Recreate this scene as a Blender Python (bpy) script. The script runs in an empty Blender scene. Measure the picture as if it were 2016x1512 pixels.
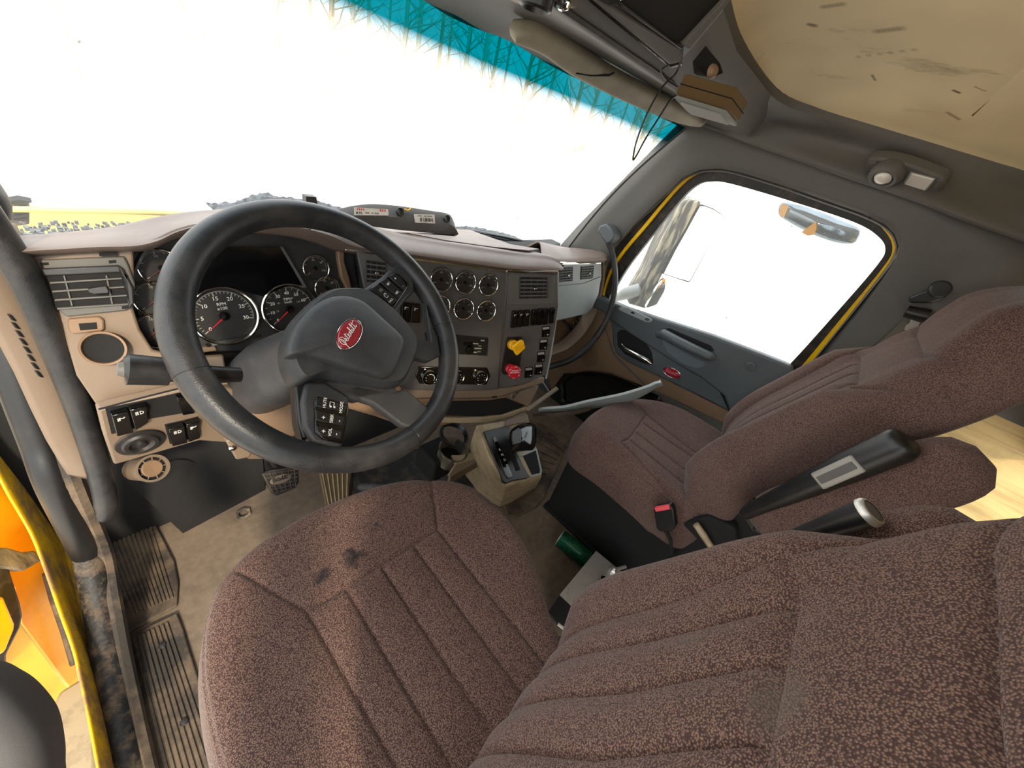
import bpy, bmesh, math, random
import numpy as np
from mathutils import Vector, Matrix, Euler
random.seed(7)
PI = math.pi
C = bpy.context.scene.collection
# ---------------------------------------------------------------- camera (solved from the cab's vanishing points)
RM = np.array([[0.67111201, -0.2841891, 0.68472274], [-0.7019579, -0.54067409, 0.4636018], [0.23846127, -0.79177527, -0.56234166]])
FPX = 737.8
CAM = np.array([0.0, 0.0, 1.22])
def ray(px, py): return RM @ np.array([px - 1008.0, py - 756.0, FPX])
def on(px, py, P0, N):
    d = ray(px, py); return Vector(CAM + d * (np.dot(np.array(P0) - CAM, N) / np.dot(d, N)))
def X(px, py, x): return on(px, py, (x, 0, 0), (1, 0, 0))
def Y(px, py, y): return on(px, py, (0, y, 0), (0, 1, 0))
def Z(px, py, z): return on(px, py, (0, 0, z), (0, 0, 1))
cd = bpy.data.cameras.new('camera'); cam = bpy.data.objects.new('camera', cd); C.objects.link(cam)
cd.sensor_width = 36; cd.lens = 36 * FPX / 2016; cd.clip_start = .01; cd.clip_end = 400
M3 = Matrix([list(r) for r in RM]) @ Matrix(((1, 0, 0), (0, -1, 0), (0, 0, -1)))
cam.matrix_world = Matrix.Translation(Vector(CAM)) @ M3.to_4x4()
bpy.context.scene.camera = cam

# ---------------------------------------------------------------- materials
def lin(c):
    return tuple(((x / 255) / 12.92 if x / 255 <= .04045 else ((x / 255 + .055) / 1.055) ** 2.4) for x in c)
def mat(name, rgb, rough=.5, metal=0, bump=None, mottle=None, dirt=None, spec=.5, sheen=0, weave=None, emit=None, coat=0):
    m = bpy.data.materials.new(name); m.use_nodes = True; nt = m.node_tree; b = nt.nodes['Principled BSDF']
    L = nt.links.new; N = nt.nodes.new
    col = lin(rgb) + (1,)
    b.inputs['Base Color'].default_value = col
    b.inputs['Roughness'].default_value = rough; b.inputs['Metallic'].default_value = metal
    b.inputs['Specular IOR Level'].default_value = spec
    b.inputs['Coat Weight'].default_value = coat
    if sheen:
        b.inputs['Sheen Weight'].default_value = sheen; b.inputs['Sheen Roughness'].default_value = .4
    tc = N('ShaderNodeTexCoord'); out = None
    def noise(scale, detail=3, rough=.6, vec=None, stretch=None):
        n = N('ShaderNodeTexNoise'); n.inputs['Scale'].default_value = scale; n.inputs['Detail'].default_value = detail; n.inputs['Roughness'].default_value = rough
        if stretch:
            mp = N('ShaderNodeMapping'); mp.inputs['Scale'].default_value = stretch; L(tc.outputs['Object'], mp.inputs['Vector']); L(mp.outputs[0], n.inputs['Vector'])
        else: L(tc.outputs['Object'], n.inputs['Vector'])
        return n.outputs['Fac']
    def ramp(src, a, b_):
        r = N('ShaderNodeMapRange'); r.inputs[1].default_value = a; r.inputs[2].default_value = b_; L(src, r.inputs[0]); return r.outputs[0]
    def mixc(f, c1, c2):
        mx = N('ShaderNodeMix'); mx.data_type = 'RGBA'
        if isinstance(f, float): mx.inputs[0].default_value = f
        else: L(f, mx.inputs[0])
        for s, c in ((6, c1), (7, c2)):
            if isinstance(c, tuple): mx.inputs[s].default_value = c
            else: L(c, mx.inputs[s])
        return mx.outputs[2]
    cur = col
    if mottle:   # (scale, rgb2, amount[, lo, hi, stretch])
        for mt in (mottle if isinstance(mottle, list) else [mottle]):
            sc, c2, am = mt[:3]; lo, hi = (mt[3], mt[4]) if len(mt) > 4 else (.35, .65)
            f = ramp(noise(sc, stretch=mt[5] if len(mt) > 5 else None), lo, hi)
            mu = N('ShaderNodeMath'); mu.operation = 'MULTIPLY'; mu.inputs[1].default_value = am; L(f, mu.inputs[0])
            cur = mixc(mu.outputs[0], cur, lin(c2) + (1,))
    if weave:    # (scale, rgb2, amount) cloth with tiny woven tufts
        sc, c2, am = weave
        v = N('ShaderNodeTexVoronoi'); v.inputs['Scale'].default_value = sc; L(tc.outputs['Object'], v.inputs['Vector'])
        f = ramp(v.outputs['Distance'], .62, .12)
        mu = N('ShaderNodeMath'); mu.operation = 'MULTIPLY'; mu.inputs[1].default_value = am; L(f, mu.inputs[0])
        cur = mixc(mu.outputs[0], cur, lin(c2) + (1,))
        bp = N('ShaderNodeBump'); bp.invert = True; bp.inputs['Strength'].default_value = .55; bp.inputs['Distance'].default_value = .0012
        L(v.outputs['Distance'], bp.inputs['Height']); out = bp.outputs[0]
    if dirt:     # (scale, rgb, amount, lo, hi)
        sc, c2, am, lo, hi = dirt[:5]
        f = ramp(noise(sc, 6, .7, stretch=dirt[5] if len(dirt) > 5 else None), lo, hi)
        mu = N('ShaderNodeMath'); mu.operation = 'MULTIPLY'; mu.inputs[1].default_value = am; L(f, mu.inputs[0])
        cur = mixc(mu.outputs[0], cur, lin(c2) + (1,))
        rr = N('ShaderNodeMapRange'); L(mu.outputs[0], rr.inputs[0]); rr.inputs[3].default_value = rough; rr.inputs[4].default_value = .9; L(rr.outputs[0], b.inputs['Roughness'])
    if not isinstance(cur, tuple): L(cur, b.inputs['Base Color'])
    if bump:
        bp = N('ShaderNodeBump'); bp.inputs['Strength'].default_value = bump[1]; bp.inputs['Distance'].default_value = bump[2] if len(bump) > 2 else .001
        L(noise(bump[0], 2), bp.inputs['Height'])
        if out: L(out, bp.inputs['Normal'])
        out = bp.outputs[0]
    if out: L(out, b.inputs['Normal'])
    if emit: b.inputs['Emission Color'].default_value = lin(emit[0]) + (1,); b.inputs['Emission Strength'].default_value = emit[1]
    m['nt'] = 1
    return m
M = {}
M['cloth'] = mat('brown_cloth', (66, 48, 45), .95, spec=.12, sheen=.15, weave=(560, (156, 125, 108), .72), mottle=[(9, (62, 46, 44), .5), (220, (84, 64, 58), .3, .4, .6, (1, .3, 1))])
M['cloth_far'] = mat('brown_cloth_clean', (68, 50, 47), .95, spec=.12, sheen=.15, weave=(560, (144, 117, 105), .7), mottle=[(6, (98, 82, 76), .4), (220, (84, 64, 58), .25, .4, .6)])
M['leather'] = mat('dark_leather', (34, 35, 37), .36, bump=(520, .45, .0007), dirt=(14, (112, 106, 96), .22, .45, .75), spec=.45)
M['hub'] = mat('grained_plastic', (50, 51, 53), .42, bump=(650, .7, .0008), dirt=(16, (105, 100, 92), .25, .45, .75), spec=.45)
M['black'] = mat('black_plastic', (22, 22, 23), .38, bump=(500, .15, .0005), dirt=(20, (80, 74, 66), .2, .5, .8))
M['gloss'] = mat('gloss_black', (10, 10, 11), .12)
M['void'] = mat('matte_black', (9, 9, 9), .85)
M['dash'] = mat('dash_grey', (84, 82, 80), .5, bump=(700, .3, .0004), dirt=(12, (120, 110, 98), .3, .45, .8))
M['clus'] = mat('cluster_grey', (44, 45, 46), .4, bump=(700, .3, .0004), dirt=(10, (96, 88, 78), .25, .45, .8))
M['tan'] = mat('tan_plastic', (120, 103, 86), .5, bump=(600, .35, .0005), dirt=(9, (112, 92, 72), .45, .45, .8))
M['tanw'] = mat('tan_warm', (128, 102, 78), .5, bump=(600, .35, .0005), dirt=(9, (110, 88, 66), .4, .45, .8))
M['pad'] = mat('mauve_pad', (116, 101, 92), .42, bump=(420, .6, .0007), dirt=(7, (116, 98, 86), .35, .45, .8))
M['beige'] = mat('beige_plastic', (160, 143, 114), .45, dirt=(22, (84, 70, 54), .75, .48, .8))
M['silver'] = mat('silver_panel', (142, 148, 146), .45, metal=0, bump=(700, .3, .0004), dirt=(9, (126, 122, 112), .3, .45, .8))
M['trim'] = mat('grey_trim', (86, 84, 80), .55, bump=(600, .4, .0005), dirt=(5, (120, 112, 98), .3, .45, .8))
M['door'] = mat('door_grey', (72, 77, 80), .45, bump=(600, .5, .0005), dirt=(6, (104, 102, 96), .25, .45, .8))
M['chrome'] = mat('chrome', (225, 222, 214), .12, metal=1)
M['steel'] = mat('brushed_aluminium', (196, 192, 184), .38, metal=.7, dirt=(26, (120, 112, 96), .5, .5, .75), bump=(120, .2, .001))
M['yellow'] = mat('yellow_paint', (242, 190, 8), .35, coat=.3, dirt=(7, (150, 112, 50), .5, .5, .85))
M['orange'] = mat('yellow_paint_deep', (246, 164, 0), .4, dirt=(12, (150, 96, 20), .35, .5, .85))
M['rubber'] = mat('rubber', (30, 28, 27), .5, bump=(90, .3, .002), dirt=(22, (116, 98, 78), .4, .5, .72))
M['matrub'] = mat('dusty_rubber', (56, 50, 44), .85, bump=(120, .5, .002), dirt=(7, (138, 116, 92), .7, .42, .66))
M['floor'] = mat('dusty_floor', (118, 102, 86), .9, bump=(160, .4, .002), mottle=[(6, (92, 80, 68), .7), (40, (140, 122, 102), .4)], dirt=(30, (60, 50, 42), .6, .6, .8))
M['carpet'] = mat('dark_carpet', (26, 25, 24), .95, bump=(300, .6, .002))
M['wood'] = mat('streaked_tan', (206, 178, 118), .5, mottle=(14, (120, 96, 52), .6, .4, .7, (1, .3, 4)), dirt=(5, (110, 88, 50), .6, .5, .8))
M['head'] = mat('headliner_beige', (234, 213, 170), .75, bump=(300, .2, .0006), mottle=[(2.2, (176, 158, 128), .6)], dirt=(9, (112, 92, 66), .75, .60, .74, (1.2, .35, 1)))
M['red'] = mat('red_plastic', (190, 24, 44), .35)
M['emblem'] = mat('emblem_red', (150, 30, 44), .3, coat=.4)
M['yknob'] = mat('yellow_knob', (250, 186, 20), .35)
M['white'] = mat('white_print', (225, 222, 214), .5)
M['dimwhite'] = mat('dim_print', (150, 148, 142), .5)
M['faintwhite'] = mat('faint_print', (112, 108, 100), .5)
M['needle'] = mat('needle_red', (220, 36, 46), .4)
M['dimneedle'] = mat('small_needle', (110, 34, 36), .5)
M['dial'] = mat('dial_face', (38, 36, 34), .5)
M['paper'] = mat('paper_label', (214, 206, 192), .6, dirt=(40, (150, 130, 104), .6, .45, .7))
M['can'] = mat('green_can', (18, 92, 62), .3, metal=.3, mottle=(160, (8, 52, 38), .9, .5, .55, (1, 1, .4)))
M['velour'] = mat('speaker_brown', (104, 84, 54), .55, bump=(400, .2, .0006))
M['snow'] = mat('dirty_snow', (96, 102, 106), .8, mottle=(60, (30, 32, 34), .9, .5, .62), bump=(40, .8, .01))
M['ground'] = mat('pale_ground', (205, 200, 192), .95, mottle=(3, (170, 160, 148), .5))
M['bark'] = mat('bark', (216, 206, 192), .95, bump=(30, .5, .02))  # both barks paled so the trunks wash out against the bright sky
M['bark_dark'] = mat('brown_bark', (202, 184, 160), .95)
M['needles'] = mat('washed_out_conifer', (172, 174, 160), .9)  # needle colour paled to carry the same washed-out glare
M['mirror'] = mat('mirror_glass', (235, 235, 230), .03, metal=1)
M['dirtyblack'] = mat('dirty_mirror_shell', (52, 50, 46), .6, bump=(60, .4, .003), dirt=(16, (150, 140, 118), .8, .44, .62, (1, 1, .2)))
M['lens'] = mat('lamp_lens', (214, 206, 196), .15, coat=.6)
M['belt'] = mat('belt_webbing', (96, 88, 76), .8, bump=(900, .4, .0006))

def glassmat(name, tint=(1, 1, 1), band=None):
    m = bpy.data.materials.new(name); m.use_nodes = True; nt = m.node_tree; nt.nodes.clear(); N = nt.nodes.new; L = nt.links.new
    o = N('ShaderNodeOutputMaterial'); t = N('ShaderNodeBsdfTransparent'); g = N('ShaderNodeBsdfGlossy'); g.inputs['Roughness'].default_value = .02
    mx = N('ShaderNodeMixShader'); mx.inputs[0].default_value = .03
    L(t.outputs[0], mx.inputs[1]); L(g.outputs[0], mx.inputs[2])
    t.inputs[0].default_value = tint + (1,)
    tc = N('ShaderNodeTexCoord')
    if band:
        uv = N('ShaderNodeUVMap'); sp = N('ShaderNodeSeparateXYZ'); L(uv.outputs[0], sp.inputs[0])
        r = N('ShaderNodeMapRange'); r.inputs[1].default_value = band[0]; r.inputs[2].default_value = band[1]; L(sp.outputs[1], r.inputs[0])
        c = N('ShaderNodeMix'); c.data_type = 'RGBA'; c.inputs[6].default_value = tint + (1,); c.inputs[7].default_value = band[2] + (1,)
        L(r.outputs[0], c.inputs[0]); L(c.outputs[2], t.inputs[0])
    # specks and splashes of dried dirt on the pane
    d = N('ShaderNodeBsdfDiffuse'); d.inputs[0].default_value = (.10, .085, .06, 1)
    n = N('ShaderNodeTexVoronoi'); n.inputs['Scale'].default_value = 9; L(tc.outputs['Object'], n.inputs['Vector'])
    r2 = N('ShaderNodeMapRange'); r2.inputs[1].default_value = .075; r2.inputs[2].default_value = .03; L(n.outputs['Distance'], r2.inputs[0])
    n2 = N('ShaderNodeTexNoise'); n2.inputs['Scale'].default_value = 55; n2.inputs['Detail'].default_value = 4; L(tc.outputs['Object'], n2.inputs['Vector'])
    r3 = N('ShaderNodeMapRange'); r3.inputs[1].default_value = .52; r3.inputs[2].default_value = .62; L(n2.outputs[0], r3.inputs[0])
    mu = N('ShaderNodeMath'); mu.operation = 'MULTIPLY'; L(r2.outputs[0], mu.inputs[0]); L(r3.outputs[0], mu.inputs[1])
    tl = N('ShaderNodeBsdfTranslucent'); tl.inputs[0].default_value = (.9, .9, .88, 1); mh = N('ShaderNodeMixShader'); mh.inputs[0].default_value = .06 if band else .03
    if band:   # the dust film is thinner on the tinted strip
        hm = N('ShaderNodeMapRange'); hm.inputs[1].default_value = band[0]; hm.inputs[2].default_value = band[1]; hm.inputs[3].default_value = .06; hm.inputs[4].default_value = .0; L(sp.outputs[1], hm.inputs[0]); L(hm.outputs[0], mh.inputs[0])
    L(mx.outputs[0], mh.inputs[1]); L(tl.outputs[0], mh.inputs[2]); mx = mh
    mx2 = N('ShaderNodeMixShader'); L(mu.outputs[0], mx2.inputs[0]); L(mx.outputs[0], mx2.inputs[1]); L(d.outputs[0], mx2.inputs[2])
    L(mx2.outputs[0], o.inputs[0])
    return m
M['windshield'] = glassmat('windshield_glass', (.97, .98, .98), (.80, .90, (.0, .10, .125)))
M['glass'] = glassmat('side_glass', (.97, .98, .98))

# ---------------------------------------------------------------- object helpers
def props(o, label=None, cat=None, group=None, kind=None):
    if label: o['label'] = label
    if cat: o['category'] = cat
    if group: o['group'] = group
    if kind: o['kind'] = kind
    return o
def thing(name, label, cat, loc, group=None, kind=None):
    o = bpy.data.objects.new(name, None); C.objects.link(o); o.location = loc; o.empty_display_size = .05
    return props(o, label, cat, group, kind)
WL = {}
def obj(name, me, m, parent=None, smooth=True, bevel=0, sub=0, solid=0, label=None, segs=2):
    o = bpy.data.objects.new(name, me); C.objects.link(o)
    for k in (m if isinstance(m, list) else [m]): me.materials.append(k)
    off = Vector((0, 0, 0))
    if parent is not None:
        o.parent = parent
        p = parent
        while p is not None: off = off + p.location; p = p.parent
        o.location = -off if True else off
    if smooth: me.polygons.foreach_set('use_smooth', [True] * len(me.polygons))
    if solid:
        s = o.modifiers.new('s', 'SOLIDIFY'); s.thickness = solid; s.offset = -1
    if bevel:
        b = o.modifiers.new('b', 'BEVEL'); b.width = bevel; b.segments = segs; b.limit_method = 'ANGLE'; b.angle_limit = .6; b.harden_normals = False
    if sub:
        s = o.modifiers.new('u', 'SUBSURF'); s.levels = sub; s.render_levels = sub
    if smooth and not sub:
        bm = bmesh.new(); bm.from_mesh(me)
        for e in bm.edges:
            if len(e.link_faces) == 2 and e.calc_face_angle(0) > .7: e.smooth = False
        bm.to_mesh(me); bm.free()
    if label: o['label'] = label
    return o
class MB:
    def __init__(s): s.v = []; s.f = []
    def add(s, vs, fs):
        n = len(s.v); s.v += [tuple(v) for v in vs]; s.f += [[i + n for i in f] for f in fs]; return s
    def mesh(s, name='m', fix=True):
        me = bpy.data.meshes.new(name); me.from_pydata(s.v, [], s.f)
        if fix:
            bm = bmesh.new(); bm.from_mesh(me); bmesh.ops.recalc_face_normals(bm, faces=bm.faces); bm.to_mesh(me); bm.free()
        return me
    def build(s, name, m, parent=None, **k): return obj(name, s.mesh(name), m, parent, **k)
    def box(s, c, size, R=None):
        c = Vector(c); R = R or Matrix.Identity(3)
        vs = [c + R @ Vector((x * size[0] / 2, y * size[1] / 2, z * size[2] / 2)) for x in (-1, 1) for y in (-1, 1) for z in (-1, 1)]
        return s.add(vs, [(0, 1, 3, 2), (4, 6, 7, 5), (0, 4, 5, 1), (2, 3, 7, 6), (0, 2, 6, 4), (1, 5, 7, 3)])
    def prism(s, pts, d):
        d = Vector(d); n = len(pts); P = [Vector(p) for p in pts]
        return s.add(P + [p + d for p in P], [list(range(n)), list(range(2 * n - 1, n - 1, -1))] + [(i, (i + 1) % n, (i + 1) % n + n, i + n) for i in range(n)])
    def ring(s, A, B, d):   # plate with a hole: outer loop A, inner loop B (same count), extruded by d
        n = len(A); d = Vector(d); A = [Vector(p) for p in A]; B = [Vector(p) for p in B]
        V = A + B + [p + d for p in A] + [p + d for p in B]; F = []
        for i in range(n):
            j = (i + 1) % n
            F += [(i, j, n + j, n + i), (2 * n + i, 3 * n + i, 3 * n + j, 2 * n + j), (i, 2 * n + i, 2 * n + j, j), (n + i, n + j, 3 * n + j, 3 * n + i)]
        return s.add(V, F)
    def loft(s, rows, closed=True, cap=True):
        n = len(rows[0]); V = [p for r in rows for p in r]; F = []
        for i in range(len(rows) - 1):
            for j in range(n if closed else n - 1):
                k = (j + 1) % n; F.append((i * n + j, i * n + k, (i + 1) * n + k, (i + 1) * n + j))
        if cap and closed: F += [list(range(n)), list(range((len(rows) - 1) * n, len(rows) * n))]
        return s.add(V, F)
    def tube(s, path, r, seg=10, cap=True, flat=None):
        P = [Vector(p) for p in path]; rs = r if isinstance(r, (list, tuple)) else [r] * len(P); rows = []; u = None
        for i, p in enumerate(P):
            t = (P[min(i + 1, len(P) - 1)] - P[max(i - 1, 0)]).normalized()
            if u is None: u = t.orthogonal().normalized()
            u = (u - t * u.dot(t)).normalized(); w = t.cross(u)
            rows.append([p + (u * math.cos(a) + w * math.sin(a)) * rs[i] for a in [2 * PI * k / seg for k in range(seg)]])
        return s.loft(rows, cap=cap)
    def lathe(s, prof, c, ax, seg=32, up=None, cap=False):   # prof: (radius, height) along ax
        c = Vector(c); ax = Vector(ax).normalized(); u = ax.orthogonal().normalized(); w = ax.cross(u)
        rows = [[c + ax * h + (u * math.cos(a) + w * math.sin(a)) * max(r, 1e-5) for a in [2 * PI * k / seg for k in range(seg)]] for r, h in prof]
        return s.loft(rows, cap=cap)
def spline(pts, n, closed=False):
    P = [Vector(p) for p in pts]; m = len(P); out = []
    segs = m if closed else m - 1
    for k in range(n):
        t = k * segs / n if closed else k * segs / (n - 1)
        i = min(int(t), segs - 1); f = t - i
        g = (lambda j: P[j % m]) if closed else (lambda j: P[min(max(j, 0), m - 1)])
        a, b, c, d = g(i - 1), g(i), g(i + 1), g(i + 2)
        out.append(.5 * ((2 * b) + (c - a) * f + (2 * a - 5 * b + 4 * c - d) * f * f + (-a + 3 * b - 3 * c + d) * f ** 3))
    return out
def resample(pts, n, closed=True):
    P = [Vector(p) for p in pts]; Q = P + [P[0]] if closed else P
    L = [0]
    for a, b in zip(Q, Q[1:]): L.append(L[-1] + (b - a).length)
    out = []
    for k in range(n):
        t = L[-1] * k / (n if closed else n - 1); i = 0
        while i < len(L) - 2 and L[i + 1] < t: i += 1
        f = (t - L[i]) / max(L[i + 1] - L[i], 1e-9); out.append(Q[i].lerp(Q[i + 1], f))
    return out
class Plane:
    """A real flat face of the dash: a point and two directions in it."""
    def __init__(s, P0, U, V):
        s.P = Vector(P0); s.U = Vector(U).normalized(); n = s.U.cross(Vector(V)).normalized()
        if n.dot(Vector(CAM) - s.P) < 0: n = -n
        s.N = n; s.V = n.cross(s.U).normalized()
        if s.V.dot(Vector(V)) < 0: s.V = -s.V
    def p(s, px, py, h=0): return on(px, py, s.P + s.N * h, s.N)
    def poly(s, pts, h=0): return [s.p(x, y, h) for x, y in pts]
    def uv(s, c, u, v, h=0): return c + s.U * u + s.V * v + s.N * h
    def rect(s, c, w, hgt, a=0, h=0, r=0, seg=4):
        ca, sa = math.cos(a), math.sin(a); out = []
        r = min(r, w / 2, hgt / 2)
        for sx, sy, a0 in ((1, 1, 0), (-1, 1, PI / 2), (-1, -1, PI), (1, -1, 1.5 * PI)):
            for k in range(seg + 1 if r else 1):
                t = a0 + (PI / 2 * k / seg if r else 0)
                x = sx * (w / 2 - r) + (r * math.cos(t) if r else 0); y = sy * (hgt / 2 - r) + (r * math.sin(t) if r else 0)
                out.append(s.uv(c, x * ca - y * sa, x * sa + y * ca, h))
        return out
    def slab(s, pts, name, m, parent, h=0, t=.01, **k):
        return MB().prism([p if isinstance(p, Vector) else s.p(*p, h) for p in pts], -s.N * t).build(name, m, parent, **k)
_txt = {}
def text(body, c, U, V, size, m, parent, name='lettering', depth=.0003, shear=0, align='CENTER'):
    U = Vector(U).normalized(); V = Vector(V); V = (V - U * V.dot(U)).normalized(); N = U.cross(V)
    cu = bpy.data.curves.new('t', 'FONT'); cu.body = body; cu.size = size; cu.align_x = align; cu.align_y = 'CENTER'; cu.extrude = depth; cu.shear = shear; cu.resolution_u = 2
    to = bpy.data.objects.new('t', cu); C.objects.link(to); bpy.context.view_layer.update()
    me = bpy.data.meshes.new_from_object(to.evaluated_get(bpy.context.evaluated_depsgraph_get())); bpy.data.objects.remove(to)
    mw = Matrix((U, V, N)).transposed().to_4x4(); mw.translation = Vector(c); me.transform(mw)
    me.materials.clear()
    return obj(name, me, m, parent, smooth=False)
def strokes(paths, c, U, V, sc, r, m, parent, name='lettering'):
    U = Vector(U).normalized(); V = Vector(V); V = (V - U * V.dot(U)).normalized(); b = MB()
    for p in paths:
        q = spline([(x, y, 0) for x, y in p], len(p) * 5)
        b.tube([Vector(c) + U * v.x * sc + V * v.y * sc for v in q], r, 5)
    return b.build(name, m, parent)
# "Peterbilt" drawn as a flowing script (units: x-height 1)
SCRIPT = [[(-4.3, -1.5), (-3.9, .2), (-3.5, 1.9), (-3.3, 1.0), (-3.9, -.2), (-4.5, .9), (-3.7, 2.2), (-2.7, 1.9), (-2.7, .9), (-3.4, .3)],
          [(-2.9, .3), (-2.3, .6), (-2.3, 1.0), (-2.7, .8), (-2.7, .1), (-2.2, 0), (-1.8, .6)],
          [(-1.35, 1.9), (-1.7, .6), (-1.6, 0), (-1.2, .2), (-.9, .6)], [(-2.0, 1.3), (-.8, 1.45)],
          [(-1.2, .2), (-.7, .5), (-.5, .95), (-.9, .9), (-1.0, .2), (-.5, 0), (-.1, .5)],
          [(-.1, .1), (.05, 1.0), (.1, .8), (.4, .95), (.35, .2), (.6, .1)],
          [(.6, .1), (1.1, 1.6), (1.2, 2.1), (.9, 1.8), (.75, .3), (1.0, 0), (1.3, .3), (1.15, .8), (.9, .7)],
          [(1.5, .9), (1.45, .2), (1.7, .05), (2.0, .6)], [(1.65, 1.35), (1.7, 1.45)],
          [(2.0, .5), (2.5, 1.7), (2.5, 2.2), (2.2, 1.7), (2.15, .3), (2.5, .05), (2.8, .5)],
          [(3.2, 2.1), (2.9, .6), (3.1, 0), (3.6, .4)], [(2.6, 1.45), (4.3, 1.75)]]

# ================================================================ SEATS
def segdist(px, py, a, b):
    ax, ay = a; bx, by = b; dx, dy = bx - ax, by - ay
    t = np.clip(((px - ax) * dx + (py - ay) * dy) / (dx * dx + dy * dy + 1e-12), 0, 1)
    return np.hypot(px - ax - t * dx, py - ay - t * dy)
def seamdisp(px, py, seams, depth, w1=.0035, w2=.02, soft=.6):
    d = np.full(px.shape, 9.0)
    for s in seams:
        for a, b in zip(s, s[1:]): d = np.minimum(d, segdist(px, py, a, b))
    return depth * (np.exp(-(d / w1) ** 2) + soft * np.exp(-(d / w2) ** 2))
def np_mesh(V, F, name='m'):
    me = bpy.data.meshes.new(name); me.from_pydata(V.tolist(), [], F); me.update(); return me
def gridfaces(nr, nc, closed=True, flip=False):
    F = []
    for i in range(nr - 1):
        for j in range(nc if closed else nc - 1):
            k = (j + 1) % nc; f = (i * nc + j, i * nc + k, (i + 1) * nc + k, (i + 1) * nc + j)
            F.append(f[::-1] if flip else f)
    return F
def cushion(outline, ztop, seams, m, parent, skirt=.13, bulge=.022, edge=.05, dish=.012, tilt=.0):
    n = 460; O = np.array([list(p)[:2] for p in spline([(x, y, 0) for x, y in outline], n, True)]); c = O.mean(0)
    R = np.hypot(*(O - c).T); rows = []
    S = np.concatenate([np.linspace(.01, .8, 75), np.linspace(.805, 1, 42)])
    for s in S:
        P = c + (O - c) * s; d = (1 - s) * R
        q = np.clip(1 - d / edge, 0, 1); drop = .026 * (1 - np.sqrt(np.clip(1 - q ** 2, 0, 1)))
        z = ztop - drop + dish * (np.clip(s, 0, 1) ** 3 - .6) + tilt * (P[:, 1] - c[1])
        z = z - seamdisp(P[:, 0], P[:, 1], seams, .005)
        rows.append(np.column_stack([P, z]))
    # rolled side with a piped seam just under the rim
    nrm = (O - c) / R[:, None]
    for k, (o, dz) in enumerate([(.003, -.004), (.0055, -.007), (.0035, -.011), (.006, -.016), (bulge * .6, -.035), (bulge, -.07), (bulge * .95, -.1), (bulge * .6, -skirt), (-.02, -skirt - .012), (-.08, -skirt - .015)]):
        z0 = rows[len(S) - 1][:, 2]
        rows.append(np.column_stack([O + nrm * o, z0 + dz]))
    V = np.concatenate(rows); F = gridfaces(len(rows), n, True, True)
    F.append(list(range(n))); F.append(list(range((len(rows) - 1) * n, len(rows) * n)))
    me = np_mesh(V, F); bm = bmesh.new(); bm.from_mesh(me); bmesh.ops.recalc_face_normals(bm, faces=bm.faces); bm.to_mesh(me); bm.free()
    return obj('seat_cushion', me, m, parent)
def backrest(cx, prof, wid, thick, seams, m, parent, ztop, bol=.03, name='backrest', notch=.96):
    # prof: [(z, y_front)]; wid: [(z, halfwidth)]
    nz, nf, nb = 190, 190, 50
    zs = np.linspace(prof[0][0], ztop, nz); pz, py = zip(*prof); wz, ww = zip(*wid)
    pz, py, wz, ww = map(np.array, (pz, py, wz, ww))
    def smooth(x, xs, ys):
        k = np.linspace(-.03, .03, 7); return np.mean([np.interp(x + q, xs, ys) for q in k], 0)
    rows = []
    for z in zs:
        yf = smooth(z, pz, py); w = smooth(z, wz, ww)
        top = np.clip((z - (ztop - .07)) / .07, 0, 1); rt = math.sqrt(max(1 - top ** 2, 0))
        bot = np.clip((prof[0][0] + .05 - z) / .05, 0, 1); rb = math.sqrt(max(1 - bot ** 2, 0)) * .5 + .5
        r2 = max(rt, .02) * rb; th = thick * (.35 + .65 * r2) * (.12 + .88 * rt)
        w = w * (.72 + .28 * rt) if rt > .02 else w * .5
        y0 = yf - thick / 2 + (0 if rt > .9 else -0.0)
        a = np.concatenate([np.linspace(-.5, .5, nf), np.linspace(.5, 1.5, nb + 2)[1:-1]]) * PI    # angle from front
        sa, ca = np.sin(a), np.cos(a)
        e = .34; x = np.sign(sa) * np.abs(sa) ** .8 * w; yy = np.sign(ca) * np.abs(ca) ** e * th / 2
        # arc-length even front
        fx = np.linspace(-1, 1, nf); x[:nf] = fx * w; yy[:nf] = (1 - np.abs(fx) ** 7) ** .45 * th / 2
        bz = np.clip((notch - z) / .05, 0, 1) * np.clip((z - prof[0][0] - .02) / .1, 0, 1)
        u = np.abs(x / w); bl = np.where(yy > 0, np.clip((u - .45) / .4, 0, 1) ** 2 * (3 - 2 * np.clip((u - .45) / .4, 0, 1)), 0)
        yy = yy + bl * bol * (bz * .8 + .2)
        disp = seamdisp(x, np.full_like(x, z), seams, .0095, w1=.0045, w2=.026); yy = np.where(yy > th * .12, yy - disp, yy)
        rows.append(np.column_stack([cx + x, y0 + yy, np.full_like(x, z)]))
    V = np.concatenate(rows); n = rows[0].shape[0]; F = gridfaces(nz, n)
    F.append(list(range(n))); F.append(list(range((nz - 1) * n, nz * n)))
    me = np_mesh(V, F); bm = bmesh.new(); bm.from_mesh(me); bmesh.ops.recalc_face_normals(bm, faces=bm.faces); bm.to_mesh(me); bm.free()
    return obj(name, me, m, parent)
def armrest(parent, a, b, w, m, r=.035):
    """upright folded padded armrest from a (pivot end) to b (tip)."""
    a, b = Vector(a), Vector(b); t = (b - a).normalized(); sx = Vector((1, 0, 0)); up = t.cross(sx).normalized(); rows = []
    for k in range(25):
        f = k / 24; e = math.sqrt(max(1 - (abs(2 * f - 1)) ** 5, 0)); c = a.lerp(b, f)
        rows.append([c + sx * (math.copysign(abs(math.cos(q)) ** .6, math.cos(q)) * r * (.25 + .75 * e)) + up * (math.copysign(abs(math.sin(q)) ** .6, math.sin(q)) * w / 2 * (.35 + .65 * e)) for q in [2 * PI * j / 28 for j in range(28)]])
    return MB().loft(rows).build('armrest', m, parent)

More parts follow.
